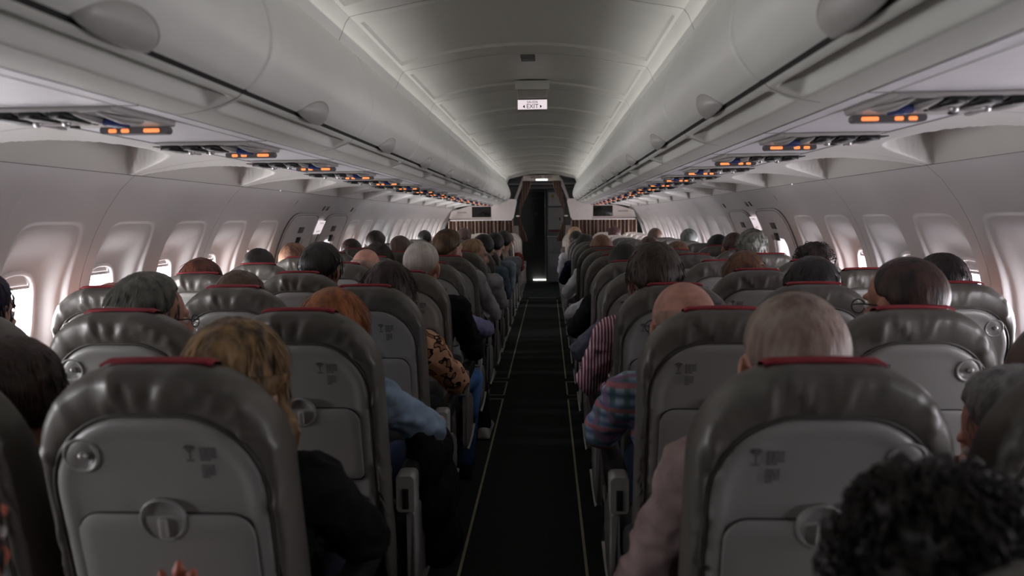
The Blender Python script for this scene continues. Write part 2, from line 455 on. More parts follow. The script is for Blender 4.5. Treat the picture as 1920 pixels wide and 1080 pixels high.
# cove panels between the service strip and the wall
CX0, CZ0, CX1, CZ1 = 1.135, 1.674, 1.567, 1.612
def cove_fn(side):
    nu, nv = 61, 34
    def fn(i, j):
        s = -1 + 2 * i / (nu - 1); s = (abs(s) ** .8) * (1 if s > 0 else -1); t = j / (nv - 1)
        tb = .26 + .74 * min(1.2, abs(s) / .93) ** 3.2
        inside = smooth01(0, .07, t - tb) * smooth01(1.0, .94, t) * (1 if abs(s) < .93 else 0)
        x = CX0 + (CX1 - CX0) * t; z = CZ0 + (CZ1 - CZ0) * t + .012 * sin(pi * t) + .135 * inside * (.55 + .45 * t)
        return (side * x, s * (PITCH / 2 - .0015), z)
    return mesh('cove_panel', *grid(nu, nv, fn))
joint = 5.09
cove_y = []
y = 5.09 + PITCH / 2 + .28
ys = [5.09 - PITCH * (k + .5) for k in range(7)] + [5.09 + .415, 5.09 + .83 + .415] + [6.75 + PITCH * (k + .5) for k in range(6)]
cn = 0
for side in (-1, 1):
    me = cove_fn(side)
    for yc in ys:
        o = put('ceiling_cove', me, M['liner'], loc=(0, yc, 0)); struct(o, 'scalloped white cove panel above the windows', 'cove panel')
        if 5.09 < yc < 6.75: o.scale.y = .83 / PITCH
    # the service strip and the groove beside the bins
    struct(put('ceiling_service_strip', MB().box(*sorted((side * .760, side * 1.133)), Y_BACK, WALL_END, 1.668, 1.69).mesh('strip', False), M['psu']), 'flat white strip over the seats', 'ceiling strip')
    struct(put('ceiling_groove', MB().box(*sorted((side * .70, side * 1.16)), Y_BACK, WALL_END, 1.695, 1.70).mesh('groove', False), M['dark']))
    for k in range(-3, 17):                            # seams across the strip
        yy = 1.56 + .72 * k
        if yy < WALL_END: struct(put('trim_1', MB().box(*sorted((side * .758, side * 1.132)), yy, yy + .004, 1.6665, 1.669).mesh('seam', False), M['hatch_seam']))
    struct(put('trim_2', MB().box(*sorted((side * 1.118, side * 1.130)), Y_BACK, WALL_END, 1.6668, 1.6695).mesh('rail', False), M['hatch_seam']))
    struct(put('trim_3', MB().box(*sorted((side * .80, side * .803)), Y_BACK, WALL_END, 1.6668, 1.6695).mesh('rail', False), M['latch']))

# ceiling modules
CEIL_P = .96
def ceil_me():
    xs = sorted(set([-.62, -.615, -.60, -.585, -.57, -.558, -.552, .552, .558, .57, .585, .60, .615, .62] + [round(-.54 + .045 * k, 4) for k in range(25)]))
    ys = [.002, .01, .03, .055, .085, .10, .106] + [.106 + .0925 * k for k in range(1, 8)] + [.846, .852, .862, .88, .91, .94, .956, .958]
    def fn(i, j):
        x, yy = xs[i], ys[j]; ax = abs(x)
        z = 2.205 - .085 * (ax / .57) ** 2 - .085 * smooth01(.57, .625, ax)
        if ax < .556 and .103 < yy < .849: z += .013
        z -= .012 * (smooth01(.08, .02, yy) + smooth01(.89, .945, yy)) * smooth01(.6, .4, ax)
        return (x, yy, z)
    return mesh('ceiling_panel', *grid(len(xs), len(ys), fn), angle=28)
cme = ceil_me()
for k in range(-4, 11):
    yy = 2.60 + CEIL_P * k
    struct(put('ceiling', cme, M['ceil'], loc=(0, yy, 0)), 'curved white ceiling panel with recessed centre', 'ceiling')
struct(put('ceiling_gap', MB().box(-.63, .63, Y_BACK, Y_DIV, 2.255, 2.26).mesh('gap', False), M['dark']))
struct(put('ceiling_galley', MB().box(-1.9, 1.9, Y_DIV + .05, Y_FRONT, 2.13, 2.15).mesh('galley_ceiling', False), M['galley']))
for z0, z1, m in ((2.06, 2.13, 'galley'), (2.03, 2.06, 'metal'), (1.96, 2.0, 'galley')):
    struct(put('trim_4', MB().box(-1.4, 1.4, Y_DIV + .35, Y_DIV + .4, z0, z1).mesh('header', False), M[m]))

# floor path strips with the break at the exit row
for (x0, x1, y0, y1) in ((-.262, -.25, -1.2, 5.76), (-.262, -.25, 5.88, 6.38), (-.262, -.25, 6.52, 12.9), (.252, .264, -1.2, 5.76), (.252, .264, 5.88, 6.38), (.252, .264, 6.52, 12.9),
                         (-.40, -.25, 5.75, 5.762), (-.40, -.25, 5.88, 5.892), (-.40, -.25, 6.37, 6.382), (-.40, -.25, 6.52, 6.532), (.252, .38, 5.75, 5.762), (.252, .38, 5.88, 5.892), (.252, .38, 6.37, 6.382)):
    struct(put('trim_5', MB().box(x0, x1, y0, y1, 0, .003).mesh('path_strip', False), M['strip']), 'pale strip along the aisle floor', 'floor strip')
struct(put('trim_6', MB().box(-.25, .25, 13.2, 13.32, 0, .006).mesh('threshold', False), M['galley']), 'grey threshold across the aisle', 'threshold')
struct(put('floor_galley', MB().box(-1.6, 1.6, 13.32, 17.0, 0, .004).mesh('galley_floor', False), M['carpet']))

# ------------------------------------------------------------------ overhead bins
DOOR = [(.612, 2.035), (.568, 2.002), (.535, 1.925), (.519, 1.875), (.514, 1.833), (.519, 1.795), (.534, 1.766), (.558, 1.735), (.580, 1.719)]
DOOR_S = spline(DOOR, 6)
LOW = spline([(.590, 1.712), (.604, 1.7015), (.65, 1.683), (.70, 1.6715), (.745, 1.666)], 10)
BINP = .975
def door_len(): 
    L = [0]
    for p, q in zip(DOOR_S, DOOR_S[1:]): L.append(L[-1] + math.dist(p, q))
    return L
DL = door_len()
def door_at(s):
    """Point and outward normal at distance s up from the bottom edge."""
    s = DL[-1] - s
    for i in range(len(DL) - 1):
        if s <= DL[i + 1]:
            t = (s - DL[i]) / (DL[i + 1] - DL[i]); p, q = DOOR_S[i], DOOR_S[i + 1]
            tx, tz = (q[0] - p[0]), (q[1] - p[1]); l = math.hypot(tx, tz)
            return (p[0] + tx * t, p[1] + tz * t), (tz / l, -tx / l)
    p, q = DOOR_S[-2], DOOR_S[-1]; l = math.dist(p, q)
    return q, ((q[1] - p[1]) / l, -(q[0] - p[0]) / l)
def door_me(side):
    n = len(DOOR_S); ysl = [.003, .005, .010, .03, .1, .3, .5, .7, .9, BINP - .03, BINP - .010, BINP - .005, BINP - .003]; v = []; f = []
    for yy in ysl:
        e = min(yy - .003, BINP - .003 - yy); ins = .006 * (1 - min(1, e / .007)) ** 2
        for k in range(n):
            (px, pz), (nx, nz) = door_at(DL[-1] - DL[k]); v.append((side * (px - nx * ins), yy, pz - nz * ins))
        for k in range(n - 1, -1, -1):
            (px, pz), (nx, nz) = door_at(DL[-1] - DL[k]); v.append((side * (px - nx * .014), yy, pz - nz * .014))
    m = 2 * n
    for i in range(len(ysl) - 1):
        for k in range(m): f.append((i * m + k, i * m + (k + 1) % m, (i + 1) * m + (k + 1) % m, (i + 1) * m + k))
    f += [tuple(range(m)), tuple(range((len(ysl) - 1) * m, len(ysl) * m))[::-1]]
    return mesh('bin_door', v, f, angle=50)
def low_me(side):
    ny = 60; n = len(LOW)
    def fn(i, j):
        yy = .002 + (BINP - .004) * i / (ny - 1); x, z = LOW[j]; 
        m_y = smooth01(.022, .06, yy) * smooth01(BINP - .022, BINP - .06, yy)
        m_x = smooth01(.604, .616, x) * smooth01(.668, .654, x)
        return (side * (x + .006 * m_y * m_x), yy, z + .032 * m_y * m_x)
    return mesh('bin_rail', *grid(ny, n, fn))
def body_me(side):
    b = MB(); pts = [(.582, 1.730), (.590, 1.7135), (.603, 1.7035), (.606, 1.775), (.64, 2.03), (1.45, 2.05), (1.5, 1.80), (1.1, 1.745), (.66, 1.755)]
    v = [(side * x, yy, z) for yy in (.002, BINP - .002) for x, z in pts]; n = len(pts)
    b.add(v, [(k, (k + 1) % n, n + (k + 1) % n, n + k) for k in range(n)] + [tuple(range(n)), tuple(range(n, 2 * n))[::-1]])
    return b.mesh('bin_body', False)
def latch_me(side):
    W, Hh = .105, .058; nu, nv = 25, 9; v = []; f = []
    for i in range(nu):
        u = -1 + 2 * i / (nu - 1); top = Hh * sqrt(max(0, 1 - u * u)) + .002
        for j in range(nv):
            s = top * j / (nv - 1); (px, pz), (nx, nz) = door_at(s); rr_ = sqrt(u * u + (s / Hh) ** 2)
            b = .022 * max(0, 1 - rr_ ** 2.2) ** .6 + .0015
            v.append((side * (px + nx * b), u * W, pz + nz * b))
    n = len(v)
    for i in range(nu - 1):
        for j in range(nv - 1): f.append((i * nv + j, (i + 1) * nv + j, (i + 1) * nv + j + 1, i * nv + j + 1))
    for i in range(nu):
        u = -1 + 2 * i / (nu - 1)
        (px, pz), (nx, nz) = door_at(0.0); v.append((side * (px - nx * .012), u * W, pz - nz * .012))
    for i in range(nu - 1): f.append((i * nv, n + i, n + i + 1, (i + 1) * nv))
    return mesh('bin_latch', v, f)
def latch_rim_me(side):
    pts = []
    for k in range(33):
        t = pi * k / 32; s = .061 * sin(t); (px, pz), (nx, nz) = door_at(s); pts.append((side * (px + nx * .001), .109 * cos(t), pz + nz * .001))
    return MB().tube(pts, .0022, 6).mesh('latch_rim')
for side in (-1, 1):
    dm, lm, bm_, tm, rm = door_me(side), low_me(side), body_me(side), latch_me(side), latch_rim_me(side)
    idx = 0
    for k in range(-3, 11):
        yy = 1.70 + BINP * k
        e = empty('overhead_bin', (0, yy, 0))
        if yy < .3: lab = 'closed white overhead bin %s the camera on the %s' % ('behind' if yy < -.6 else 'nearest beside', SIDE[side]) + (', hindmost' if k == -3 else '')
        else:
            lab = 'closed white overhead bin with flap latch, %s side, %s one ahead' % (SIDE[side], ORD[idx]); idx += 1
        tag(e, lab, 'overhead bin', 'overhead bins along the %s side' % SIDE[side])
        put('bin_body', bm_, M['dark'], e); put('door', dm, M['bin'], e); put('lower_rail', lm, M['bin_low'], e)
        l = put('latch', tm, M['latch'], e, (0, .455, 0)); put('latch_rim', rm, M['latch'], l)

# ------------------------------------------------------------------ service units over each row
def psu_parts(side):
    P = {}
    b = MB().box(.815, 1.10, .0, .275, 1.656, 1.672, .006); P['housing'] = (b, 'psu_unit')
    b = MB().box(.835, 1.125, .012, .128, 1.6545, 1.6575, .001); P['light_recess'] = (b, 'black')
    for i, x in enumerate((.848, .905, .965, 1.03, 1.092)):
        v = []; f = []
        for q in range(11):
            t = pi * q / 10
            for yy, h, w in ((-.006, .002, .003), (.03, .007, .008), (.09, .012, .017), (.135, .010, .027)): v.append((x + w * cos(t), yy + .004, 1.6545 - h * sin(t)))
        for q in range(10):
            for w in range(3): f.append((q * 4 + w, (q + 1) * 4 + w, (q + 1) * 4 + w + 1, q * 4 + w + 1))
        P['light_cowl', i] = (MB().add(v, f), 'psu_unit')
    for i, x in enumerate((.966, 1.032)):
        P['air_nozzle', i] = (MB().ell((x, .075, 1.643), (.010, .010, .009), None, 12, 8), 'nozzle')
    for i, (x, w0, w1) in enumerate(((.935, .017, .007), (.998, .023, .008), (1.066, .028, .008))):
        q = [(x - w0, .0), (x + w0, .0), (x + w1, .105), (x - w1, .105)]
        P['reading_light', i] = (MB().add([(a_, b_, z) for z in (1.6435, 1.657) for a_, b_ in q], [(0, 1, 2, 3), (4, 7, 6, 5)] + [(k, (k + 1) % 4, 4 + (k + 1) % 4, 4 + k) for k in range(4)]), 'black')
    P['call_button'] = (MB().box(.855, .893, .09, .14, 1.638, 1.657, .004), 'blue')
    for i, x in enumerate((.905, .925, .945)):
        P['light_button', i] = (MB().box(x, x + .010, .145, .165, 1.649, 1.657, .002), 'black')
    s = MB(); v, f = stack([(rr(.085, .0, -.019, .009, .009, 5), 
        .255), (rr(.085, .0, -.019, .009, .009, 5), .285)])
    s.add([(x + .915, yy, z + 1.658) for x, yy, z in v], f); P['sign_bar'] = (s, 'placard')
    for i, (x0, x1) in enumerate(((.848, .888), (.925, .945), (.957, .977))):
        P['lit_icon', i] = (MB().box(x0, x1, .2530, .2565, 1.642, 1.651, .0035), 'orange')
    P['mask_release'] = (MB().box(1.035, 1.05, .215, .235, 1.650, 1.657, .002), 'black')
    P['edge_clip'] = (MB().box(1.085, 1.10, .14, .26, 1.650, 1.657, .003), 'nozzle')
    return P
PSU = {}
for side in (-1, 1):
    PSU[side] = {k: ((b.flip_x() if side < 0 else b).mesh('service_' + (k if isinstance(k, str) else k[0]), angle=40), m) for k, (b, m) in psu_parts(side).items()}
    idx = 0
    for k in range(-2, 16):
        e = empty('passenger_service_unit', (0, 1.56 + .72 * k, 0))
        lab = ('overhead service panel with lit orange signs, %s side, %s ahead' % (SIDE[side], ORD[idx])) if k >= 0 else 'overhead service panel %s the camera, %s side' % (('beside', 'behind')[-k - 1], SIDE[side])
        if k >= 0: idx += 1
        tag(e, lab, 'service panel', 'service panels on the %s side' % SIDE[side])
        for key, (me, m) in PSU[side].items():
            kn = key if isinstance(key, str) else key[0]
            o = put(kn, me, M[m], e)
            if kn == 'lit_icon': o['label'] = 'orange lit warning icon'

# ------------------------------------------------------------------ ceiling exit sign, vent
e = tag(empty('exit_sign', (.022, 4.35, 2.075)), 'small lit SALIDA EXIT sign hanging from the middle of the ceiling', 'exit sign')
put('sign_box', MB().box(-.088, .088, .0, .05, -.030, .030, .006).mesh('sign_box', angle=40), M['psu_unit'], e)
put('lit_face', MB().box(-.084, .084, -.004, .0, -.027, .027, .0015).mesh('sign_face', angle=40), M['exit_face'], e)
T = Matrix.Rotation(radians(90), 4, 'X')
put('lettering', to_x(text_mesh('EXIT', .034), Matrix.Translation((0, -.0046, -.011)) @ T), M['sign_ink'], e)
put('lettering', to_x(text_mesh('SALIDA', .0195), Matrix.Translation((0, -.0046, .0135)) @ T), M['sign_ink'], e)
for s in (-1, 1):
    put('arrow', mesh('sign_arrow', [(s * .044, -.0052, -.001), (s * .044, -.0052, -.021), (s * .055, -.0052, -.011), (s * .044, -.0042, -.001), (s * .044, -.0042, -.021), (s * .055, -.0042, -.011)],
                      [(0, 1, 2), (3, 5, 4), (0, 2, 5, 3), (1, 0, 3, 4), (2, 1, 4, 5)], False), M['sign_black'], e)
put('bracket', MB().box(-.085, .085, .0, .045, .034, .085, .006).mesh('sign_bracket', angle=40), M['latch'], e)
put('mounting_plate', MB().box(-.098, .098, -.01, .07, .085, .135, .003).mesh('sign_plate', angle=40), M['ceil'], e)
tag(put('ceiling_vent', MB().box(-.035, .035, -.05, .05, -.012, .004, .004).mesh('ceiling_vent', angle=40), M['placard'], loc=(.016, 3.66, 2.197)), 'small dark grey vent in the ceiling before the exit sign', 'vent')

# ------------------------------------------------------------------ overwing exit hatches
def curved(side, b):
    """Bend a flat collection (x = depth inward, y along, z up) onto the wall."""
    b.v = [Vector((side * (wall_x(p.z) - p.x), p.y, p.z)) for p in b.v]; return b
def hatch_outline(d): return rr(.345 - d, 1.485 - d, .45 + d, .17, .05, 10)
for side in (-1, 1):
    for i, (yc, word) in enumerate(((5.485, 'nearer'), (6.325, 'farther'))):
        e = tag(empty('exit_hatch', (0, yc, 0)), 'grey overwing exit hatch in the %s wall, %s of the pair' % (SIDE[side], word), 'exit hatch')
        HO = sup(.34, .60, .41, 7); HI = sup(.155, .205, .205, 3.5)
        def dep(i_, t, yy, z): return (.0 - .012 * t) if i_ == 0 else (-.012 if i_ == 1 else -.012 * (1 - t))
        put('panel', mesh('hatch_panel', *ring_surface([(HI, 2), (sup(.165, .215, .215, 3.5), 8), (sup(.33, .59, .40, 7), 2), (HO, 1)], dep, side=side)), M['hatch'], e)
        for q, nm in ((.0, 'seam'), (.03, 'inner_seam')):
            b = MB(); pts = [(.004 + (.012 if q else 0), x, max(z, .3)) for x, z in [(HO(cos(t), sin(t)) * cos(t) * (1 - q * 1.6), ZC + HO(cos(t), sin(t)) * sin(t) * (1 - q)) for t in [2 * pi * k / 60 for k in range(60)]]]
            b.tube(pts, .0035 if not q else .002, 6, True); put(nm, curved(side, b).mesh('hatch_' + nm), M['hatch_seam'], e)
        b = MB(); b.box(.012, .020, -.05, .05, 1.33, 1.375, .002); put('placard', curved(side, b).mesh('hatch_placard', angle=40), M['placard'], e)
        b = MB(); b.box(.012, .028, -.03, .03, 1.245, 1.30, .003); put('handle', curved(side, b).mesh('hatch_handle', angle=40), M['black'], e)
        b = MB(); b.box(.012, .016, .07, .15, 1.245, 1.285, .001); put('sticker', curved(side, b).mesh('hatch_sticker', angle=40), M['latch'], e)
    e = tag(empty('exit_sign', (0, 5.90, 0)), 'small lit exit plate between the two hatches of the %s wall' % SIDE[side], 'exit sign')
    b = MB(); b.box(.004, .022, -.085, .085, 1.315, 1.42, .004); put('lit_face', curved(side, b).mesh('plate_face', angle=40), M['exit_face'], e)
    for txt, z, sz in (('SALIDA', 1.395, .034), ('EXIT', 1.345, .05)):
        me = text_mesh(txt, sz)
        for v in me.vertices:
            yy, zz, dd = v.co.x * (1 if side < 0 else -1), z + v.co.y, .0228 + v.co.z
            v.co = (side * (wall_x(zz) - dd), yy, zz)
        put('lettering', me, M['sign_ink'], e)
    for k, yy in enumerate((5.78, 5.86, 5.90, 6.62)):
        b = MB(); b.box(0, .006, yy, yy + (.03 if k in (0, 3) else .016), 1.50, 1.535, .001)
        tag(put('wall_slot', curved(side, b).mesh('wall_slot', angle=40), M['placard']), ('dark slot in the %s wall %s' % (SIDE[side], ('above the nearer hatch edge', 'above the exit plate, longer', 'above the exit plate, shorter', 'past the farther hatch')[k])), 'wall slot')

# ------------------------------------------------------------------ class divider, arch, curtains, galley
for side in (-1, 1):
    e = tag(empty('class_divider', (0, Y_DIV, 0)), 'pale class divider hung under the bins on the %s side' % SIDE[side], 'divider')
    fx = lambda b: b.flip_x() if side < 0 else b
    def plate(pts, y0, y1):
        n = len(pts); return MB().add([(x, yy, z) for yy in (y0, y1) for x, z in pts], [tuple(range(n)), tuple(range(n, 2 * n))[::-1]] + [(k, (k + 1) % n, n + (k + 1) % n, n + k) for k in range(n)])
    put('panel', fx(plate([(.86, 1.41), (1.60, 1.415), (1.64, 1.44), (1.60, 1.56), (1.40, 1.62), (1.28, 1.655), (.86, 1.66)], 0, .05)).mesh('divider_panel', angle=30), M['divider'], e)
    put('bracket', fx(plate([(.53, 1.41), (.86, 1.41), (.88, 1.43), (.88, 1.70), (.80, 1.74), (.60, 1.77), (.45, 1.765), (.44, 1.72), (.50, 1.44)], -.07, .08)).mesh('divider_bracket', angle=30), M['divider'], e)
    put('window', fx(MB().box(.895, 1.235, -.004, .002, 1.455, 1.64, .003)).mesh('divider_window', angle=40), M['screen'], e)
    put('vent', fx(MB().box(1.33, 1.50, -.003, .002, 1.53, 1.555, .001)).mesh('divider_vent', angle=40), M['latch'], e)
    put('ledge', fx(MB().box(.53, 1.62, -.075, .055, 1.395, 1.412, .005)).mesh('divider_ledge', angle=40), M['bezel'], e)
    # curtain under the divider
    def cf(i, j):
        x = .50 + 1.16 * i / 220; z = 1.395 - 1.0 * j / 6
        return (side * x, Y_DIV - .01 + .025 * sin(x * 95 + .6 * j * .2) + .01 * sin(x * 37), z)
    c = put('divider_curtain', mesh('divider_curtain', *grid(221, 7, cf)), M['curtain']); tag(c, 'striped brown and cream curtain hanging below the %s divider' % SIDE[side], 'curtain')
    # aisle curtain gathered to the side
    def af(i, j):
        t = j / 24; w = .15 * (1 - .70 * smooth01(0, .55, t)) + .10 * smooth01(.62, 1, t)
        xo = .335 + .085 * smooth01(0, .6, t) - .02 * smooth01(.6, 1, t)
        u = i / 60; x = xo - w * u
        return (side * x, Y_DIV - .06 + .014 * sin(u * 40) + .02 * u, 2.075 - 1.05 * t)
    c = put('aisle_curtain', mesh('aisle_curtain', *grid(61, 25, af)), M['curtain']); tag(c, 'striped aisle curtain tied back against the %s of the doorway arch' % SIDE[side], 'curtain')
    put('tie_band', MB().ell((side * .42, Y_DIV - .05, 1.47), (.034, .034, .016)).mesh('tie_band'), M['divider'], c)
    w = MB().box(.36, .50, Y_DIV + .12, Y_DIV + .16, 0, 1.30, .01)
    tag(put('aisle_partition', fx(w).mesh('aisle_partition', angle=40), M['divider']), 'pale narrow partition edge beside the aisle, %s of the curtain' % SIDE[side], 'partition')
e = tag(empty('doorway_arch', (0, Y_DIV, 0)), 'white arch over the aisle end reading SALIDA EXIT', 'arch')
put('beam', MB().box(-.33, .31, -.03, .05, 2.075, 2.182, .02).mesh('arch_beam', angle=40), M['divider'], e)
for s in (-1, 1): put('arm', MB().tube([(s * .31 - .01, .01, 2.14), (s * .335, .01, 2.08), (s * .40, .01, 1.93), (s * .47, .01, 1.75)], [.026, .03, .028, .026], 8).mesh('arch_arm'), M['divider'], e)
put('lettering', to_x(text_mesh('SALIDA · EXIT', .062), Matrix.Translation((-.01, -.0315, 2.145)) @ T), M['sign_ink'], e)
put('lit_strip', MB().box(-.10, .10, -.034, -.028, 2.085, 2.109, .002).mesh('arch_light', angle=40), M['lamp'], e)
struct(put('door_1', MB().box(-.56, .03, 16.93, 16.97, .02, 2.02, .004).mesh('door_1', angle=40), M['door']), 'dark closed door at the end of the aisle', 'door')
struct(put('door_frame', MB().box(.03, .065, 16.90, 16.98, 0, 2.06, .004).mesh('door_frame', angle=40), M['metal']))
e = tag(empty('door_badge', (-.16, 16.925, 1.53)), 'small round badge on the dark door at the aisle end', 'badge')
put('ring', MB().tube([(.035 * cos(t), 0, .035 * sin(t)) for t in [2 * pi * k / 24 for k in range(24)]], .005, 6, True).mesh('badge_ring'), M['latch'], e)
put('stud', MB().ell((0, 0, 0), (.012, .006, .012)).mesh('badge_stud'), M['latch'], e)
tag(put('door_plate', MB().box(-.30, -.02, 16.92, 16.93, 1.875, 1.885, .002).mesh('door_plate', angle=40), M['placard']), 'thin pale strip high on the dark door', 'door plate')
tag(put('floor_lamp_strip', MB().box(-.24, .05, 16.88, 16.93, .02, .042, .004).mesh('floor_lamp_strip', angle=40), M['lamp']), 'bright light strip at the foot of the dark door', 'light')
e = tag(empty('galley_cabinet', (.08, 16.4, 0)), 'dim grey galley cabinet beside the dark door', 'cabinet')
put('body', MB().box(0, .85, .05, .55, .0, 2.06, .01).mesh('galley_body', angle=40), M['galley'], e)
put('upper_door', MB().box(.03, .36, .035, .05, 1.70, 2.0, .006).mesh('galley_upper_door', angle=40), M['psu_unit'], e)
put('label_plate', MB().box(.10, .16, .030, .036, 1.88, 1.94, .002).mesh('galley_label', angle=40), M['yellow'], e)
put('middle_door', MB().box(.03, .36, .035, .05, 1.18, 1.66, .006).mesh('galley_middle_door', angle=40), M['latch'], e)
put('latch', MB().box(.27, .30, .02, .036, 1.38, 1.44, .003).mesh('galley_latch', angle=40), M['black'], e)
put('red_handle', MB().box(.05, .34, .0, .04, 1.13, 1.16, .006).mesh('galley_red_handle', angle=40), M['red'], e)
e = tag(empty('service_trolley', (.10, 15.9, 0)), 'metal service trolley parked in front of the galley cabinet', 'trolley')
put('body', MB().box(0, .34, .0, .40, .08, 1.03, .01).mesh('trolley_body', angle=40), M['galley'], e)
put('top', MB().box(-.01, .35, -.01, .41, 1.03, 1.06, .006).mesh('trolley_top', angle=40), M['metal'], e)
for z in (.40, .72): put('drawer', MB().box(.02, .32, -.012, .0, z, z + .28, .006).mesh('trolley_drawer', angle=40), M['placard'], e)
for x in (.03, .31): put('caster', MB().tube([(x, .06, .04), (x + .02, .06, .04)], .04, 12).mesh('trolley_caster'), M['black'], e)

# ------------------------------------------------------------------ seats
ROW0, ROWP, NROW = 1.17, .72, 17
SEAT_X = {'C': .56, 'B': 1.05, 'A': 1.53}
REC = .20                                             # recline: how far the back leans per metre of height
ZT = 1.18
def lean(b):
    b.v = [Vector((p.x, p.y + max(0, ZT - p.z) * REC, p.z)) for p in b.v]; return b
def up_out(d, crown=.014): return rr(.212 - d, ZT - .014 - d, .42 + d, max(.02, .155 - d * .7), max(.01, .04 - d), 10, crown)
def sh_out(d): return rr(.186 - d, 1.085 - d, .46 + d, max(.02, .135 - d), max(.01, .05 - d), 10, .010)
def seat_meshes(side):
    P = {}
    b = MB().add(*stack([(up_out(.05), .004), (up_out(.02), .004), (up_out(.006), .012), (up_out(0), .032), (up_out(0), .062), (up_out(.008), .085), (up_out(.03), .10), (up_out(.07), .106)]))
    P['backrest'] = (lean(b), 'leather_side', 60)
    # wrinkled headrest cover over the top band
    def arc_pts(d):
        o = up_out(d); return o[10:34]                # over the top from the left side to the right
    # resample every line to the same parameter
    def resample(pts, n):
        L = [0]
        for p, q in zip(pts, pts[1:]): L.append(L[-1] + math.dist(p, q))
        out = []; i = 0
        for k in range(n):
            s = L[-1] * k / (n - 1)
            while i < len(L) - 2 and L[i + 1] < s: i += 1
            t = (s - L[i]) / max(1e-9, L[i + 1] - L[i]); out.append((pts[i][0] + (pts[i + 1][0] - pts[i][0]) * t, pts[i][1] + (pts[i + 1][1] - pts[i][1]) * t))
        return out
    yd = (.0005, -.003, -.003, -.001, .006, .028, .05, .07, .09, .104)
    NU = 300
    low = lambda o, k: [(o[10][0], o[10][1] - k)] + o[10:34] + [(o[33][0], o[33][1] - k)]
    R_in, R_out = resample(low(sh_out(-.004), .05), NU), resample(low(up_out(0), .16), NU)
    R = [[(p[0] + (q[0] - p[0]) * w, p[1] + (q[1] - p[1]) * w) for p, q in zip(R_in, R_out)] for w in (0, .18, .40, .65, .90, 1.02, 1.03, 1.02, .95, .70)]
    rng = random.Random(3 + side)
    folds = [(rng.uniform(.12, .88), rng.uniform(.0035, .009), rng.uniform(-.05, .05), rng.uniform(.002, .0065)) for _ in range(40)]
    def cf(i, j):
        x, z = R[j][i]; u = i / (NU - 1)
        wv = (0, .8, 1, 1, .8, .35, .1, .1, 0, 0)[j]
        h = sum(hh * math.exp(-((u - c - sk * j / 3) / w) ** 2) for c, w, sk, hh in folds) * wv
        h += .003 * wv * noise.noise((u * 16, j * .9, side * 7.1))
        return (x, yd[j] - h, z)
    P['headrest_cover'] = (lean(MB().add(*grid(NU, 10, cf))), 'leather', None)
    b = MB()
    pts = R_in[4:-4]
    b.tube([(x, -.001, z) for x, z in pts], .003, 6); P['cover_seam'] = (lean(b), 'leather_side', None)
    # red cloth over the top edge
    def rf(i, j):
        x = -.098 + .196 * i / 16; e = .004 if 0 < i < 16 else -.002
        y_, z_ = ((.044, -.002), (.042, .003), (.050, .0055), (.062, .006), (.080, .002), (.095, -.02), (.108, -.09), (.109, -.14))[j]
        zt = ZT - .014 + .014 * (1 - (x / .212) ** 2)
        return (x, y_, zt + z_ + e)
    P['red_cloth'] = (lean(MB().add(*grid(17, 8, rf))), 'red', None)
    b = MB().add(*stack([(sh_out(.05), .03), (sh_out(-.002), .012), (sh_out(-.001), .002), (sh_out(.004), -.004), (sh_out(.012), -.0075), (sh_out(.024), -.0078), (sh_out(.032), -.0045), (sh_out(.045), -.004)]))
    P['shell'] = (lean(b), 'shell', 50)
    t = lambda d: rr(.158 - d, .915 - d, .705 + d, max(.006, .042 - d), max(.006, .02 - d), 8)
    P['tray_gap'] = (lean(MB().add(*stack([(t(-.003), -.001), (t(-.003), -.0055)]))), 'dark', 40)
    P['tray_table'] = (lean(MB().add(*stack([(t(.004), -.002), (t(.0), -.006), (t(.0015), -.0105), (t(.006), -.0125), (t(.03), -.0128)]))), 'tray', 40)
    # tray latch: a round dish with a turning bar
    def disc(r, n=32): return [(r * cos(2 * pi * k / n), r * sin(2 * pi * k / n)) for k in range(n)]
    off = lambda pts, cx, cz: [(x + cx, z + cz) for x, z in pts]
    D = MB().add(*stack([(off(disc(r), 0, .905), yy) for r, yy in ((.041, -.004), (.0415, -.0135), (.040, -.0155), (.037, -.0155), (.034, -.011), (.026, -.0075), (.012, -.006), (.002, -.006))]))
    P['tray_latch'] = (lean(D), 'shell', None)
    P['latch_bar'] = (lean(MB().box(-.007, .007, -.022, -.006, .872, .91, .004)), 'silver', 40)
    hx = -.128 * (1 if side < 0 else -1)
    D = MB().add(*stack([(off(disc(r), hx, 1.025), yy) for r, yy in ((.0315, -.004), (.032, -.0075), (.030, -.0085), (.027, -.0075), (.02, .0), (.012, .003), (.002, .004))]))
    P['coat_hook'] = (lean(D), 'shell', None)
    P['hook_knob'] = (lean(MB().ell((hx + .004, -.006, 1.025), (.008, .010, .008), None, 14, 8)), 'silver', None)
    # print: radio wave symbol and unreadable lines of small type
    lx = .062 if side < 0 else -.115; yl = -.0052 if side < 0 else -.0084
    b = MB()
    def quad(x0, x1, z0, z1): b.add([(x0, yl, z0), (x1, yl, z0), (x1, yl, z1), (x0, yl, z1)], [(0, 1, 2, 3)])
    for r0 in (.003, .0078, .0126):
        n = 9; a0 = [radians(48 + 84 * k / n) for k in range(n + 1)]
        for p, q in zip(a0, a0[1:]):
            b.add([(lx + rr_ * cos(w), yl, 1.030 + rr_ * sin(w)) for rr_, w in ((r0, p), (r0 + .0032, p), (r0 + .0032, q), (r0, q))], [(0, 1, 2, 3)])
    quad(lx - .0012, lx + .0012, 1.020, 1.032); quad(lx - .007, lx + .007, 1.016, 1.0185)
    rng = random.Random(5)
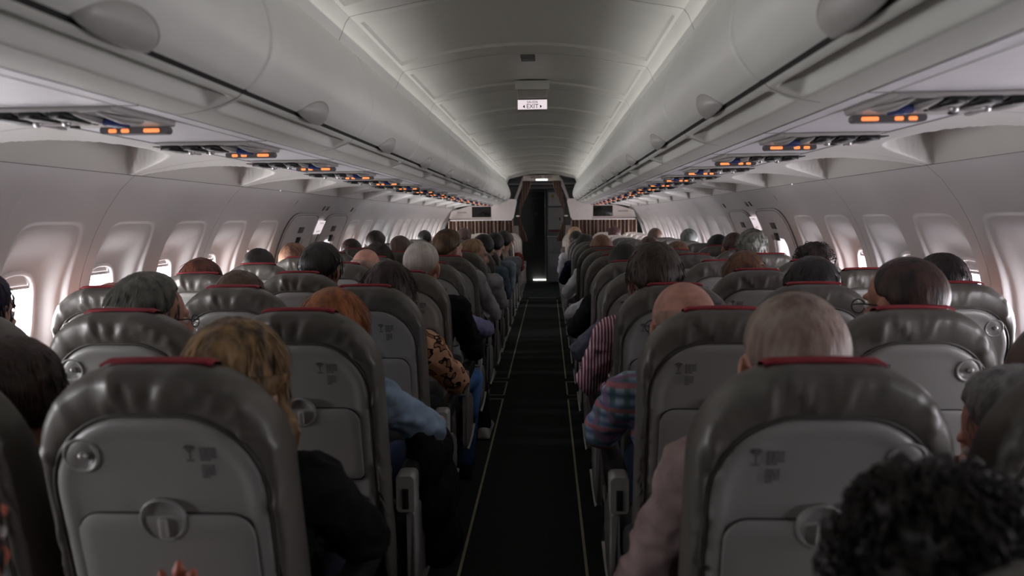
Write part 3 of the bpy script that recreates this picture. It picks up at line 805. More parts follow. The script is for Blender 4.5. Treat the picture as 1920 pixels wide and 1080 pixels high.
    for blk, (zt, rows_) in enumerate(((1.041, 5), (1.009, 5))):
        for r_ in range(rows_):
            x = lx + .017; z = zt - r_ * .0052; end = lx + (.046 if r_ < rows_ - 1 else .036) - .006 * blk
            while x < end:
                w = rng.uniform(.002, .0075); quad(x, min(end, x + w), z - .003, z); x += w + .0012
    P['printed_notice'] = (lean(b), 'ink', None)
    # lower back, pocket, cushion, legs
    P['literature_pocket'] = (lean(MB().add(*stack([(rr(.17, .66, .47, .05, .04, 6), -.002), (rr(.172, .66, .47, .05, .04, 6), -.012), (rr(.16, .645, .48, .045, .035, 6), -.026), (rr(.12, .60, .51, .03, .03, 6), -.030)]))), 'cushion', 50)
    c = MB(); v, f = stack([(rr(.205, .44, .30, .045, .03, 6, .01), .20), (rr(.215, .45, .29, .05, .03, 6, .012), .23), (rr(.217, .455, .29, .05, .03, 6, .012), .45), (rr(.215, .45, .30, .05, .03, 6, .010), .56), (rr(.20, .43, .32, .05, .03, 6, .008), .60)])
    P['seat_cushion'] = (c.add(v, f), 'cushion', 50)
    for i, x in enumerate((-.16, .16)):
        b = MB().tube([(x, .50, 0.012), (x, .46, .16), (x, .44, .30)], .017, 8).tube([(x, .22, .012), (x, .26, .16), (x, .28, .30)], .017, 8).box(x - .02, x + .02, .15, .56, 0, .018, .004)
        P['leg', i] = (b, 'silver', 40)
    P['frame_rail'] = (MB().tube([(-.21, .30, .28), (.21, .30, .28)], .02, 10).tube([(-.21, .46, .28), (.21, .46, .28)], .02, 10), 'silver', 40)
    return P
def arm_meshes(side):
    """Armrest on the aisle-facing side of a seat: end cap, pad and side panel; x is towards the aisle of a left seat."""
    P = {}
    x0, x1 = .222, .276
    b = MB(); v, f = stack([(rr(.026, .677, .570, .014, .012, 5), .19), (rr(.029, .682, .565, .016, .014, 5), .197), (rr(.029, .682, .565, .016, .014, 5), .25), (rr(.028, .680, .575, .016, .014, 5), .26)])
    b.add([(x + .249, y, z) for x, y, z in v], f); P['end_cap'] = (b, 'silver')
    b = MB(); v, f = stack([(rr(.028, .683, .605, .018, .012, 5), .258), (rr(.028, .687, .615, .018, .012, 5), .30), (rr(.028, .687, .625, .018, .012, 5), .54), (rr(.022, .682, .635, .016, .012, 5), .575), (rr(.012, .672, .645, .01, .008, 5), .585)])
    b.add([(x + .249, y, z) for x, y, z in v], f); P['arm_pad'] = (b, 'pad')
    P['cap_recess'] = (MB().box(.239, .259, .188, .194, .578, .640, .003), 'black')
    b = MB(); v, f = stack([(rr(.012, .557, .30, .01, .02, 4), .215), (rr(.014, .562, .29, .012, .03, 4), .225), (rr(.014, .562, .29, .012, .03, 4), .30), (rr(.013, .53, .30, .012, .03, 4), .42), (rr(.010, .48, .34, .01, .03, 4), .52)])
    b.add([(x + .258, y, z) for x, y, z in v], f); P['side_panel'] = (b, 'silver')
    P['pivot_rod'] = (MB().tube([(.13, .245, .58), (.25, .245, .58)], .008, 8), 'silver')
    return P
SEATS = {}
PLAIN_PARTS = ('backrest', 'headrest_cover')
SEAT_ME, ARM_ME = {}, {}
for side in (-1, 1):
    SEAT_ME[side] = {k: (b.mesh('seat_' + (k if isinstance(k, str) else k[0]), angle=an), m) for k, (b, m, an) in seat_meshes(side).items()}
    ARM_ME[side] = {k: ((b if side < 0 else b.flip_x()).mesh('arm_' + k, angle=40), m) for k, (b, m) in arm_meshes(side).items()}
SUB = {'tray_gap': 'tray_table', 'latch_bar': 'tray_latch', 'hook_knob': 'coat_hook', 'cover_seam': 'headrest_cover'}
POSN = {'A': 'window', 'B': 'middle', 'C': 'aisle'}
OCC = {}                                              # filled in by the people table: (side, row, letter) -> short words
def make_seat(side, row, letter, label):
    y0 = ROW0 + ROWP * row
    e = tag(empty('airline_seat', (side * SEAT_X[letter], y0, 0)), label, 'seat', 'airline seats %s of the aisle' % SIDE[side])
    cream = row >= 12
    objs = {}
    for k, (me, m) in SEAT_ME[side].items():
        n = k if isinstance(k, str) else k[0]
        if cream:
            m = {'leather': 'cream', 'leather_side': 'cream'}.get(m, m)
            if n in ('red_cloth', 'printed_notice'): continue
            if n == 'cover_seam': m = 'piping'
        if row >= 8 and n == 'red_cloth': continue
        if row < 0 and n in ('printed_notice', 'tray_latch', 'latch_bar', 'coat_hook', 'hook_knob'): continue
        objs[n] = put(n, me, M[m], objs.get(SUB.get(n), e))
        if n == 'red_cloth': objs[n]['label'] = 'red cloth over the headrest top'
    ar = None
    for k, (me, m) in ARM_ME[side].items():
        if ar is None: ar = put('armrest', me, M[m], e)
        else: put(k, me, M[m], ar)
    return e

# ------------------------------------------------------------------ people
TMP = bpy.data.scenes.new('remesh')
def remesh(b, voxel, smooth=2, name='body', adapt=0.0):
    me = bpy.data.meshes.new('t'); me.from_pydata([tuple(p) for p in b.v], [], b.f); me.update()
    o = bpy.data.objects.new('t', me); TMP.collection.objects.link(o)
    m = o.modifiers.new('r', 'REMESH'); m.mode = 'VOXEL'; m.voxel_size = voxel; m.use_smooth_shade = True
    if smooth:
        s = o.modifiers.new('s', 'SMOOTH'); s.factor = .5; s.iterations = smooth
    TMP.view_layers[0].update(); dg = TMP.view_layers[0].depsgraph
    out = bpy.data.meshes.new_from_object(o.evaluated_get(dg)); out.name = name
    bpy.data.objects.remove(o); bpy.data.meshes.remove(me); out.materials.clear()
    for p in out.polygons: p.use_smooth = True
    return out

def rumple(me, fn):
    """Push every vertex along its normal by fn(position)."""
    n = len(me.vertices); co = [0.0] * (3 * n); no = [0.0] * (3 * n)
    me.vertices.foreach_get('co', co); me.vertex_normals.foreach_get('vector', no)
    for i in range(n):
        h = fn(Vector(co[3 * i:3 * i + 3]))
        for k in (0, 1, 2): co[3 * i + k] += no[3 * i + k] * h
    me.vertices.foreach_set('co', co); me.update()

SKIN = {}
def skin(kind):
    if kind not in SKIN:
        c = {'fair': S(196, 156, 140), 'pink': S(200, 146, 130), 'tan': S(178, 128, 106), 'pale': S(216, 176, 160), 'brown': S(128, 88, 70), 'red': S(190, 108, 88)}[kind]
        SKIN[kind] = mat('skin_' + kind, c, .5, vary=.07, scale=26, bump=.12, bscale=140)
    return SKIN[kind]
HAIRM = {}
def hairm(c1, c2):
    k = (c1, c2)
    if k not in HAIRM: HAIRM[k] = mat('hair', S(*c1), .48, spec=.45, col2=S(*c2), scale=38, stretch=(1, 1, .18), bump=.5, bscale=120)
    return HAIRM[k]
CLOTH = {}
def cloth(c):
    if c not in CLOTH:
        if isinstance(c, str):
            CLOTH[c] = ramp_mat('cloth_' + c, {'stripes': b_stripes, 'plaid': b_plaid, 'leopard': b_leopard, 'zebra': b_zebra}[c])
        else: CLOTH[c] = mat('cloth', S(*c), .85, spec=.2, vary=.10, scale=14, bump=.5, bscale=26)
    return CLOTH[c]

CR_C, CR_R = Vector((0, -.012, .022)), (.077, .098, .090)
def head_pieces(b, T, ears=True):
    b.ell(CR_C, CR_R, T, 20, 14)
    b.ell((0, .030, -.035), (.060, .064, .086), T, 16, 12)
    b.ell((0, .055, -.092), (.034, .034, .026), T, 12, 8)
    b.ell((0, .045, -.060), (.052, .045, .040), T, 12, 8)
    b.ell((0, .102, -.030), (.013, .020, .024), T, 10, 8)
    b.ell((0, .094, -.008), (.010, .014, .030), T, 10, 8)
    b.ell((0, .078, .020), (.050, .018, .014), T, 12, 8)
    b.ell((0, .086, -.066), (.022, .011, .006), T, 10, 6)
    b.ell((0, .083, -.076), (.019, .011, .006), T, 10, 6)
    for s in (-1, 1):
        b.ell((s * .034, .068, -.028), (.020, .018, .016), T, 10, 8)
        if ears:
            E = T @ Matrix.Translation((s * .079, -.004, -.018)) @ Matrix.Rotation(s * radians(22), 4, 'Z') @ Matrix.Rotation(radians(-12), 4, 'X')
            b.ell((0, 0, 0), (.008, .019, .032), E, 12, 8); b.ell((s * .004, -.006, .004), (.006, .019, .028), E, 12, 8)
            b.ell((0, .004, -.026), (.006, .009, .010), E, 10, 6)

def hand(b, wrist, fwd, up, side, curl=.5, sc=1.0):
    """Palm, four unequal fingers and a thumb; up is the back of the hand, side is +1 for a right hand."""
    f = Vector(fwd).normalized(); u = Vector(up); u = (u - f * u.dot(f)).normalized(); w = f.cross(u) * side
    W = Vector(wrist)
    P = lambda a_, c, d: W + (f * a_ + w * c + u * d) * sc
    X = Matrix((w, f, u)).transposed().to_4x4(); X.translation = P(.048, 0, 0)
    b.ell((0, 0, 0), (.041 * sc, .052 * sc, .015 * sc), X, 14, 8)
    for c, L, a0 in ((.030, .072, .086), (.010, .080, .092), (-.010, .074, .090), (-.029, .058, .080)):
        p = P(a0 - .015, c, 0); ang = 0
        for seg, r0, r1 in ((.46, .0092, .0086), (.30, .0086, .0080), (.24, .0080, .0070)):
            ang += curl * .55; d = f * cos(ang) - u * sin(ang) + w * (c * 1.6)
            q = p + d.normalized() * L * seg * sc; b.cap(p, q, r0 * sc, r1 * sc, 8, 3); p = q
    p = P(.020, .034, -.004)
    for (df, dw, du), L, r0, r1 in (((.75, .75, -.15), .036, .0125, .0105), ((.9, .42, -.3), .030, .0105, .0095), ((.95, .15, -.35), .024, .0095, .008)):
        q = p + (f * df + w * dw + u * du).normalized() * L * sc; b.cap(p, q, r0 * sc, r1 * sc, 8, 3); p = q

def hair_shell(style, T, thick, nz, rng, sub):
    """Closed cap of hair sitting over the cranium; sinks under the skin outside the hairline."""
    bm = bmesh.new(); bmesh.ops.create_icosphere(bm, subdivisions=sub, radius=1)
    off = Vector((rng.uniform(0, 50), rng.uniform(0, 50), 3)); v = []
    for p in bm.verts:
        d = p.co.normalized(); el = math.asin(max(-1, min(1, d.z))); az = abs(atan2(d.x, -d.y))         # az 0 at the nape, pi at the forehead
        lo = -.80 + .34 * smooth01(.55, 1.25, az) + .42 * smooth01(1.2, 1.7, az) + .72 * smooth01(1.75, 2.45, az)
        if style in ('long', 'wavy', 'bob'): lo = min(lo, -.9 + 1.5 * smooth01(1.9, 2.5, az))
        m = smooth01(lo - .07, lo + .09, el)
        top = 1.0
        if style == 'bald': top = 1 - smooth01(.10, .42, el + .30 * (az - 1.6) * (1 if az > 1.6 else 0))
        if style == 'thin': top = 1 - .85 * smooth01(.55, 1.0, el) * smooth01(.2, 1.2, 2.2 - abs(az - 1.2))
        st = noise.noise((az * 9 * (1 if d.x > 0 else -1) + off.x, el * 2.2 + off.y, 1.3)) * .55 + noise.noise((d * 5.0) + off) * .45
        if style == 'curly': st = noise.noise(d * 7 + off) * 1.1 + noise.noise(d * 15 + off) * .7
        if style == 'messy': st = noise.noise(d * 6 + off) * .9 + noise.noise((az * 16 + off.x, el * 4, 2)) * .7
        h = (thick * (1 + .25 * smooth01(.3, 1.2, el)) + nz * st) * (1 if style == 'curly' else .42 + .58 * smooth01(lo, lo + .5, el))
        r = 1 / sqrt((d.x / CR_R[0]) ** 2 + (d.y / CR_R[1]) ** 2 + (d.z / CR_R[2]) ** 2)
        r += max(h, .001) * m * top - .010 * (1 - m * top)
        v.append(T @ (CR_C + d * r))
    f = [[q.index for q in fc.verts] for fc in bm.faces]; bm.free()
    return v, f

def hair_fall(T, L, rng, width=1.0, wav=.0, spread=.0):
    """The hanging length of long hair: a closed curved slab down the back and sides of the head."""
    nu, nv = 61, 26; off = rng.uniform(0, 60); v = []
    amax = 1.95
    for lay in (0, 1):
        for i in range(nu):
            az = -amax + 2 * amax * i / (nu - 1)
            for j in range(nv):
                t = j / (nv - 1); z = .03 - L * t * (.92 + .12 * noise.noise((az * 3 + off, 0, 0)))
                rx, ry = (.093 + .016 * t + spread * t) * width, (.108 - .030 * t + spread * .5 * t)
                st = noise.noise((az * 13 + off + wav * 6 * sin(t * 7 + az * 3), t * 1.6, 4)) * .010 + noise.noise((az * 30 + off, t * 2, 9)) * .005
                r = 1 + (st / .1) - (.34 * (1 - .3 * t) if lay else 0)
                if j == nv - 1: r -= .10 if not lay else -.10
                sway = wav * .014 * sin(t * 11 + az * 2 + off)
                v.append(T @ Vector((sin(az) * rx * r + sway, -.008 - cos(az) * ry * r, z)))
    A = nu * nv; f = []
    for i in range(nu - 1):
        for j in range(nv - 1):
            q = (i * nv + j, (i + 1) * nv + j, (i + 1) * nv + j + 1, i * nv + j + 1); f.append(q); f.append(tuple(A + k for k in q[::-1]))
    for i in range(nu - 1):
        for j in (0, nv - 1): f.append((i * nv + j, (i + 1) * nv + j, A + (i + 1) * nv + j, A + i * nv + j))
    for j in range(nv - 1):
        for i in (0, nu - 1): f.append((i * nv + j, i * nv + j + 1, A + i * nv + j + 1, A + i * nv + j))
    return v, f

def strands(b, T, n, rng, style, thick, L=.05):
    """Fine locks lying over the hair so that its edge is not smooth."""
    for _ in range(n):
        az = rng.uniform(-2.1, 2.1); el = math.asin(rng.uniform(-.45, .98))
        d = Vector((sin(az) * cos(el), -cos(az) * cos(el), sin(el)))
        r = 1 / sqrt((d.x / CR_R[0]) ** 2 + (d.y / CR_R[1]) ** 2 + (d.z / CR_R[2]) ** 2)
        p = CR_C + d * (r + thick * .95)
        tang = Vector((0, 0, -1)) - d * (-d.z)
        if tang.length < .2: tang = Vector((rng.uniform(-1, 1), -1, 0))
        tang = (tang.normalized() + Vector((rng.uniform(-.35, .35), rng.uniform(-.35, .35), rng.uniform(-.2, .2)))).normalized()
        pts = [p]; k = 6; q = p.copy(); dd = tang.copy()
        if style == 'curly':
            side_ = d.cross(tang); R = rng.uniform(.005, .011); ph = rng.uniform(0, 6); pts = []
            for i in range(9):
                t = ph + i * .85; pts.append(p + d * (R * (1 + cos(t)) * .8) + tang * R * sin(t) + side_ * (i * .0022))
        else:
            for i in range(k):
                q = q + dd * (L / k); e = (q - CR_C); rr0 = 1 / sqrt((e.x / CR_R[0]) ** 2 + (e.y / CR_R[1]) ** 2 + (e.z / CR_R[2]) ** 2 + 1e-9) * e.length
                if q.z > -.04 and rr0 > 0: q = CR_C + e.normalized() * max(e.length, min(e.length, rr0 + thick * 1.25))
                dd = (dd + Vector((rng.uniform(-.15, .15), rng.uniform(-.15, .15), -.22))).normalized(); pts.append(q.copy())
        w = rng.uniform(.0010, .0022)
        b.tube([T @ x for x in pts], [w * (1 - .8 * abs(2 * i / (len(pts) - 1) - 1) ** 3) for i in range(len(pts))], 4)

def eyeglasses(T, parent, m):
    b = MB()
    for s in (-1, 1):
        b.tube([T @ Vector((s * .034 + .024 * cos(t), .108, -.004 + .018 * sin(t))) for t in [2 * pi * k / 20 for k in range(20)]], .0018, 6, True)
        b.tube([T @ Vector(p) for p in ((s * .058, .106, .002), (s * .076, .06, .004), (s * .084, .0, .0), (s * .083, -.022, -.012))], .0022, 6)
    b.tube([T @ Vector(p) for p in ((-.011, .109, 0), (0, .111, .003), (.011, .109, 0))], .0016, 6)
    return put('eyeglasses', b.mesh('eyeglasses'), m, parent)

N_P = [0]
def person(side, row, letter, hx, top, label, hair=('short', (40, 32, 28), (58, 48, 42)), skin_k='fair', shirt=(60, 60, 66), trousers=(40, 44, 56), yaw=0, pitch=-6, roll=0, glasses=False,
           woman=False, arm='lap', sleeve='long', hy=0.0, fall=.0, wav=.0, near=None, extra=None, occ=None, spread=0.0, big=1.06):
    rng = random.Random(100 + N_P[0]); N_P[0] += 1
    y0 = ROW0 + ROWP * row; sx = side * SEAT_X[letter]
    OCC[(side, row, letter)] = occ or label
    near = row <= 3 if near is None else near
    vox = .0055 if near else (.009 if row < 7 else .014)
    style, c1, c2 = hair
    thick, nz = {'short': (.011, .005), 'crop': (.005, .002), 'bald': (.007, .003), 'thin': (.006, .003), 'long': (.016, .005), 'wavy': (.018, .007), 'bob': (.018, .006), 'curly': (.019, .011), 'messy': (.020, .012), 'full': (.018, .006), 'none': (0, 0)}[style]
    hc = Vector((hx, y0 + .285 + hy, top - (thick * 1.1 + .112) * big))
    T = Matrix.Translation(hc) @ Matrix.Rotation(radians(yaw), 4, 'Z') @ Matrix.Rotation(radians(pitch), 4, 'X') @ Matrix.Rotation(radians(roll), 4, 'Y') @ Matrix.Scale(big, 4)
    nk = hc + Vector((0, -.012, -.165)); nk.x = hx * .75 + sx * .25
    pel = Vector((sx, y0 + .40, .53)); chest = pel.lerp(nk, .62) + Vector((0, -.035, 0))
    sw = .152 if woman else .178
    sh = [Vector((nk.x + s * sw, nk.y + .015 + hy * .3, nk.z - .045)) for s in (-1, 1)]
    el, wr, fw, hs = [], [], [], []
    for i, s in enumerate((-1, 1)):
        aisle = (s == -side)
        if arm == 'out' and aisle and letter == 'C':
            el.append(Vector((sx + s * .285, y0 + .40, .755))); wr.append(Vector((sx + s * .235, y0 + .62, .735))); fw.append((Vector((-s * .2, 1, -.1)), Vector((0, .1, 1))))
        elif arm == 'down' and aisle:
            el.append(Vector((sx + s * .27, y0 + .36, .74))); wr.append(Vector((sx + s * .12, y0 + .58, .66))); fw.append((Vector((-s * .5, 1, -.2)), Vector((0, .2, 1))))
        elif arm == 'raised' and s == 1:
            el.append(Vector((sx + .20, y0 + .30, .70))); wr.append(Vector((-.405, .93, .795))); fw.append((Vector((.08, .30, 1)), Vector((0, 1, -.2))))
        else:
            el.append(Vector((sx + s * (.165 if letter == 'A' and not aisle else .215), y0 + .36, .74))); wr.append(Vector((sx + s * .085, y0 + .56, .66))); fw.append((Vector((-s * .45, 1, -.25)), Vector((0, .2, 1))))
    hip = [Vector((sx + s * .085, y0 + .40, .53)) for s in (-1, 1)]
    kn = [Vector((sx + s * .115, y0 + .765, .545)) for s in (-1, 1)]
    an = [Vector((sx + s * .115, y0 + .70, .10)) for s in (-1, 1)]
    toe = [Vector((sx + s * .125, y0 + .86, .035)) for s in (-1, 1)]
    if extra: extra(locals())
    # body: one continuous surface
    b = MB(); head_pieces(b, T)
    b.cap(hc + T.to_3x3() @ Vector((0, -.02, -.05)), nk, .054 if woman else .060, .060 if woman else .068, 14)
    X = Matrix.Translation(chest)
    b.ell((0, 0, .02), (.150 if woman else .162, .095, .20), X); b.ell((sx, y0 + .385, .58), (.145, .105, .15)); b.cap(sh[0], sh[1], .055, .055)
    for i, s in enumerate((-1, 1)):
        b.cap(sh[i], el[i], .043, .034); b.cap(el[i], wr[i], .035, .024); hand(b, wr[i], fw[i][0], fw[i][1], s, .45 if arm != 'raised' else .15, .95 if woman else 1.0)
        b.cap(hip[i], kn[i], .072, .050); b.cap(kn[i], an[i], .048, .034); b.cap(an[i] + Vector((0, -.02, -.05)), toe[i], .032, .028)
    body = put('person', remesh(b, vox, 2, 'person'), skin(skin_k))
    body['label'] = label; body['category'] = 'person'
    # clothes
    b = MB(); b.ell((0, .0, .02), (.166 if woman else .180, .112, .215), X); b.ell((sx, y0 + .385, .60), (.165, .125, .17)); b.cap(sh[0], sh[1], .070, .070)
    b.cap(nk + Vector((0, 0, -.02)), nk + Vector((0, -.004, .025)), .078, .066)
    for i in (0, 1):
        b.cap(sh[i], el[i], .064, .056)
        if sleeve == 'long': b.cap(el[i], el[i].lerp(wr[i], .93), .055, .039)
        else: pass
    if sleeve == 'short':
        b.v = b.v  # the sleeve ends above the elbow: the forearm stays bare
    cm = remesh(b, max(vox, .008), 3, 'shirt')
    o_ = Vector((rng.uniform(0, 40), 0, 0))
    rumple(cm, lambda c: (.020 if near else .012) * (.32 - abs(noise.noise(Vector((c.x * 12, c.y * 12, c.z * 17)) + o_))) + .005 * noise.noise(c * 34 + o_))
    put('shirt', cm, cloth(shirt), body)
    b = MB(); b.ell((sx, y0 + .40, .53), (.168, .13, .10))
    for i in (0, 1):
        b.cap(hip[i], kn[i], .086, .066); b.cap(kn[i], an[i] + Vector((0, 0, -.01)), .062, .050)
    put('trousers', remesh(b, max(vox, .01), 3, 'trousers'), cloth(trousers), body)
    b_shoe = shirt_shoe = None
    for i in (0, 1):
        b = MB(); b.cap(an[i] + Vector((0, -.03, -.055)), toe[i] + Vector((0, .01, 0)), .042, .034, 12); b.box(an[i].x - .042, an[i].x + .042, an[i].y - .075, toe[i].y + .045, .004, .026, .008)
        put('shoe', remesh(b, .012, 2, 'shoe'), cloth((196, 194, 190) if 'white sneaker' in label or 'white trainer' in label else (36, 35, 35)), body)
    # hair
    if style != 'none':
        b = MB(); b.add(*hair_shell(style, T, thick, nz, rng, 5 if row <= 3 else 4))
        if fall > 0: b.add(*hair_fall(T, fall, rng, 1.0, wav, spread))
        if (near or style in ('messy', 'curly')) and style not in ('bald', 'crop', 'thin'):
            strands(b, T, 900 if style == 'curly' and row < 0 else 240, rng, style, thick * (1.02 if style != 'curly' else 1.0), .06 if fall else .034)
        put('hair', b.mesh('hair'), hairm(c1, c2), body)
    if glasses: eyeglasses(T, body, M['black'])
    if near:
        for s in (-1, 1):
            put('eye', MB().ell((s * .032, .077, -.004), (.011, .011, .010), T, 12, 8).mesh('eye'), M['bezel'], body)
    return body

DARK = ((30, 25, 23), (52, 44, 38)); BROWN = ((58, 42, 32), (92, 70, 52)); BLACK = ((22, 20, 20), (40, 36, 34)); GREY = ((92, 90, 86), (140, 136, 130)); WHITE = ((176, 168, 160), (214, 206, 198))
BLOND = ((108, 82, 52), (190, 152, 100)); GINGER = ((120, 66, 38), (182, 112, 66)); REDB = ((70, 38, 28), (112, 62, 44)); SALT = ((58, 60, 54), (104, 104, 96))
def H(style, c): return (style,) + c
P = person
# left bank
P(-1, -1, 'C', -.58, 1.20, 'person with raised hand, reddish fingers showing before the first seat left of the aisle', H('short', DARK), 'red', (36, 36, 40), arm='raised', occ='person raising a hand')
P(-1, 0, 'B', -1.00, 1.19, 'person with dark brown hair and black top, cut by the left edge, first row', H('bob', ((36, 24, 20), (62, 42, 34))), 'tan', (26, 26, 28), woman=True, occ='dark-haired person at the left edge')
P(-1, 0, 'C', -.52, 1.225, 'woman with wavy dark blond hair and black jacket, first row left of the aisle', H('wavy', ((66, 52, 40), (166, 132, 92))), 'fair', (22, 22, 24), woman=True, yaw=-14, fall=.25, wav=1.0, arm='down', spread=.02, occ='wavy blond woman')
P(-1, 1, 'A', -1.63, 1.28, 'person with near-black blue-tinged hair beside the window, second row left, cut by frame', H('short', ((22, 22, 48), (40, 38, 66))), 'fair', (54, 54, 76), occ='person with near-black hair')
P(-1, 1, 'B', -1.09, 1.27, 'man with dark grey hair and glasses turned right, second row left', H('full', SALT), 'pink', (70, 74, 80), yaw=-40, glasses=True, occ='grey-haired man in glasses')
P(-1, 1, 'C', -.53, 1.22, 'woman with long reddish blond hair and pale blue denim shirt, second row left', H('long', GINGER), 'fair', (150, 172, 196), (50, 60, 84), woman=True, fall=.34, wav=.3, yaw=-8, arm='out', occ='ginger woman in denim')
P(-1, 2, 'A', -1.645, 1.19, 'bald reddish head low beside the window, third row left', H('bald', GREY), 'pink', (90, 92, 96), occ='bald reddish head')
P(-1, 2, 'B', -1.12, 1.225, 'person whose dark brown hair top shows over the seat, third row left middle', H('full', BROWN), 'fair', (80, 70, 66), occ='dark brown hair top')
P(-1, 2, 'C', -.52, 1.26, 'woman with long straight dark brown hair and leopard print top, third row left', H('long', ((34, 22, 20), (56, 38, 34))), 'fair', 'leopard', (44, 44, 50), woman=True, fall=.42, arm='out', occ='woman in leopard print')
P(-1, 3, 'A', -1.62, 1.24, 'person with reddish brown hair beside the window, fourth row left', H('bob', REDB), 'fair', (76, 76, 80), woman=True, fall=.2, occ='reddish brown hair')
P(-1, 3, 'B', -1.01, 1.315, 'man with thick black hair and pink ears, fourth row left middle', H('full', BLACK), 'pink', (60, 62, 74), yaw=-10, occ='black-haired man')
P(-1, 3, 'C', -.51, 1.315, 'white-haired man in black jacket and blue jeans, knee in the aisle, fourth row left', H('crop', WHITE), 'pink', (24, 24, 27), (72, 108, 158), yaw=-12, arm='out', occ='white-haired man',
  extra=lambda L: (L['kn'].__setitem__(1, Vector((-.315, 4.00, .55))), L['an'].__setitem__(1, Vector((-.36, 4.00, .10))), L['toe'].__setitem__(1, Vector((-.36, 4.16, .035)))))
P(-1, 4, 'A', -1.61, 1.26, 'person with black hair and pale headband beside the window, fifth row left', H('short', BLACK), 'fair', (50, 50, 56), occ='black hair with headband')
P(-1, 4, 'B', -.97, 1.26, 'balding man with pinkish crown leaning towards the aisle, fifth row left', H('bald', ((150, 120, 108), (180, 150, 140))), 'pink', (120, 112, 112), roll=8, occ='pink balding crown')
P(-1, 4, 'C', -.58, 1.15, 'person low behind the white-haired man, lavender shirt, white sneaker in the aisle', H('short', BROWN), 'fair', (126, 126, 160), arm='out',
  extra=lambda L: (L['kn'].__setitem__(1, Vector((-.37, 4.77, .54))), L['an'].__setitem__(1, Vector((-.315, 4.72, .10))), L['toe'].__setitem__(1, Vector((-.295, 4.90, .035)))), occ='lavender shirt, bare hand')
P(-1, 5, 'A', -1.65, 1.27, 'person with ginger blond hair before the overwing exit, sixth row left', H('bob', ((112, 80, 64), (164, 126, 104))), 'fair', (120, 110, 100), occ='ginger blond hair')
P(-1, 5, 'B', -1.06, 1.265, 'person with dark spiky hair top, sixth row left middle', H('messy', DARK), 'fair', (70, 70, 74), occ='dark spiky hair')
P(-1, 5, 'C', -.57, 1.355, 'tall brown-haired man with grey sideburn turning right, sixth row left', H('full', ((62, 44, 30), (104, 80, 56))), 'fair', (150, 148, 150), yaw=-38, arm='out', occ='tall brown-haired man')
P(-1, 6, 'B', -1.05, 1.30, 'man with cropped greyish scalp, seventh row left middle', H('crop', ((96, 82, 76), (130, 114, 106))), 'tan', (84, 84, 88), occ='cropped greyish scalp')
P(-1, 6, 'C', -.47, 1.27, 'fair bearded man in profile facing right, seventh row left', H('short', ((132, 106, 76), (178, 146, 110))), 'fair', (176, 176, 182), yaw=-70, arm='out', occ='bearded man in profile')
P(-1, 7, 'A', -1.63, 1.26, 'person with dark brown hair just past the overwing exit, eighth row left', H('short', ((44, 32, 32), (66, 50, 48))), 'fair', (66, 66, 70), occ='dark brown hair past the exit')
P(-1, 7, 'C', -.46, 1.29, 'person with black hair and slate blue shirt, eighth row left aisle seat', H('full', BLACK), 'fair', (92, 108, 124), arm='out', occ='black hair, slate blue shirt')
P(-1, 8, 'A', -1.58, 1.32, 'tall person with black hair against bright windows, ninth row left', H('full', DARK), 'tan', (60, 60, 64), occ='tall head against the windows')
P(-1, 8, 'C', -.41, 1.29, 'person with black hair and pale grey shirt, ninth row left aisle seat', H('short', BLACK), 'fair', (120, 130, 140), arm='out', occ='black hair, pale grey shirt')
P(-1, 9, 'C', -.37, 1.30, 'person with black hair leaning into the aisle, tenth row left', H('short', BLACK), 'fair', (136, 140, 148), arm='out', occ='black hair leaning to the aisle')
P(-1, 11, 'A', -1.46, 1.29, 'small dark head beside the far windows, twelfth row left', H('short', BLACK), 'tan', (60, 60, 60), occ='small dark head by the window')
P(-1, 11, 'B', -.96, 1.31, 'small brown head below the left divider curtain, twelfth row middle', H('full', ((70, 52, 48), (98, 76, 70))), 'fair', (90, 80, 80), occ='small brown head under the curtain')
P(-1, 12, 'C', -.45, 1.24, 'person with brown hair and dark red sleeve, thirteenth row left aisle seat', H('short', BROWN), 'tan', (110, 44, 40), arm='out', occ='dark red sleeve')
# right bank
P(1, -1, 'C', .492, 1.172, 'person with big dark curly hair nearest the camera, back of head, right of the aisle', H('curly', ((16, 13, 12), (38, 32, 28))), 'tan', (40, 38, 40), woman=True, yaw=10, occ='curly-haired person', big=1.0)
P(1, 0, 'B', 1.02, 1.125, 'person with thick grey hair bent over a tablet, cut by the right edge', H('full', ((84, 84, 86), (150, 150, 150))), 'pink', (44, 42, 44), yaw=36, pitch=-24, occ='grey head bent over a tablet')
P(1, 0, 'C', .58, 1.275, 'balding man with cropped grey hair and dusty pink shirt, first row right of the aisle', H('crop', ((122, 96, 86), (166, 148, 138))), 'pink', (160, 138, 138), (70, 74, 90), arm='out',
  extra=lambda L: (L['el'].__setitem__(0, Vector((.292, 1.17 + .34, .625))), L['wr'].__setitem__(0, Vector((.45, 1.17 + .60, .64)))), occ='cropped balding man in pink', big=1.18, hy=-.02)
P(1, 1, 'B', 1.13, 1.30, 'man with dark cropped hair and glasses turned left, second row right middle', H('crop', ((26, 22, 21), (74, 50, 46))), 'tan', (60, 50, 54), yaw=26, glasses=True, occ='dark cropped man in glasses', big=1.14)
P(1, 1, 'C', .50, 1.24, 'bald man with flushed scalp, glasses and blue plaid shirt, second row right', H('bald', ((150, 116, 100), (190, 150, 132))), 'pink', 'plaid', (52, 62, 86), yaw=14, glasses=True, arm='out', occ='bald man in plaid', big=1.15)
P(1, 2, 'A', 1.60, 1.275, 'person with black hair beside the window, third row right', H('short', ((28, 20, 22), (48, 36, 38))), 'tan', (70, 60, 66), occ='black hair by the window')
P(1, 2, 'B', 1.12, 1.265, 'person with black hair parted aside behind red headrest, third row right middle', H('full', BLACK), 'fair', (60, 60, 66), occ='parted black hair')
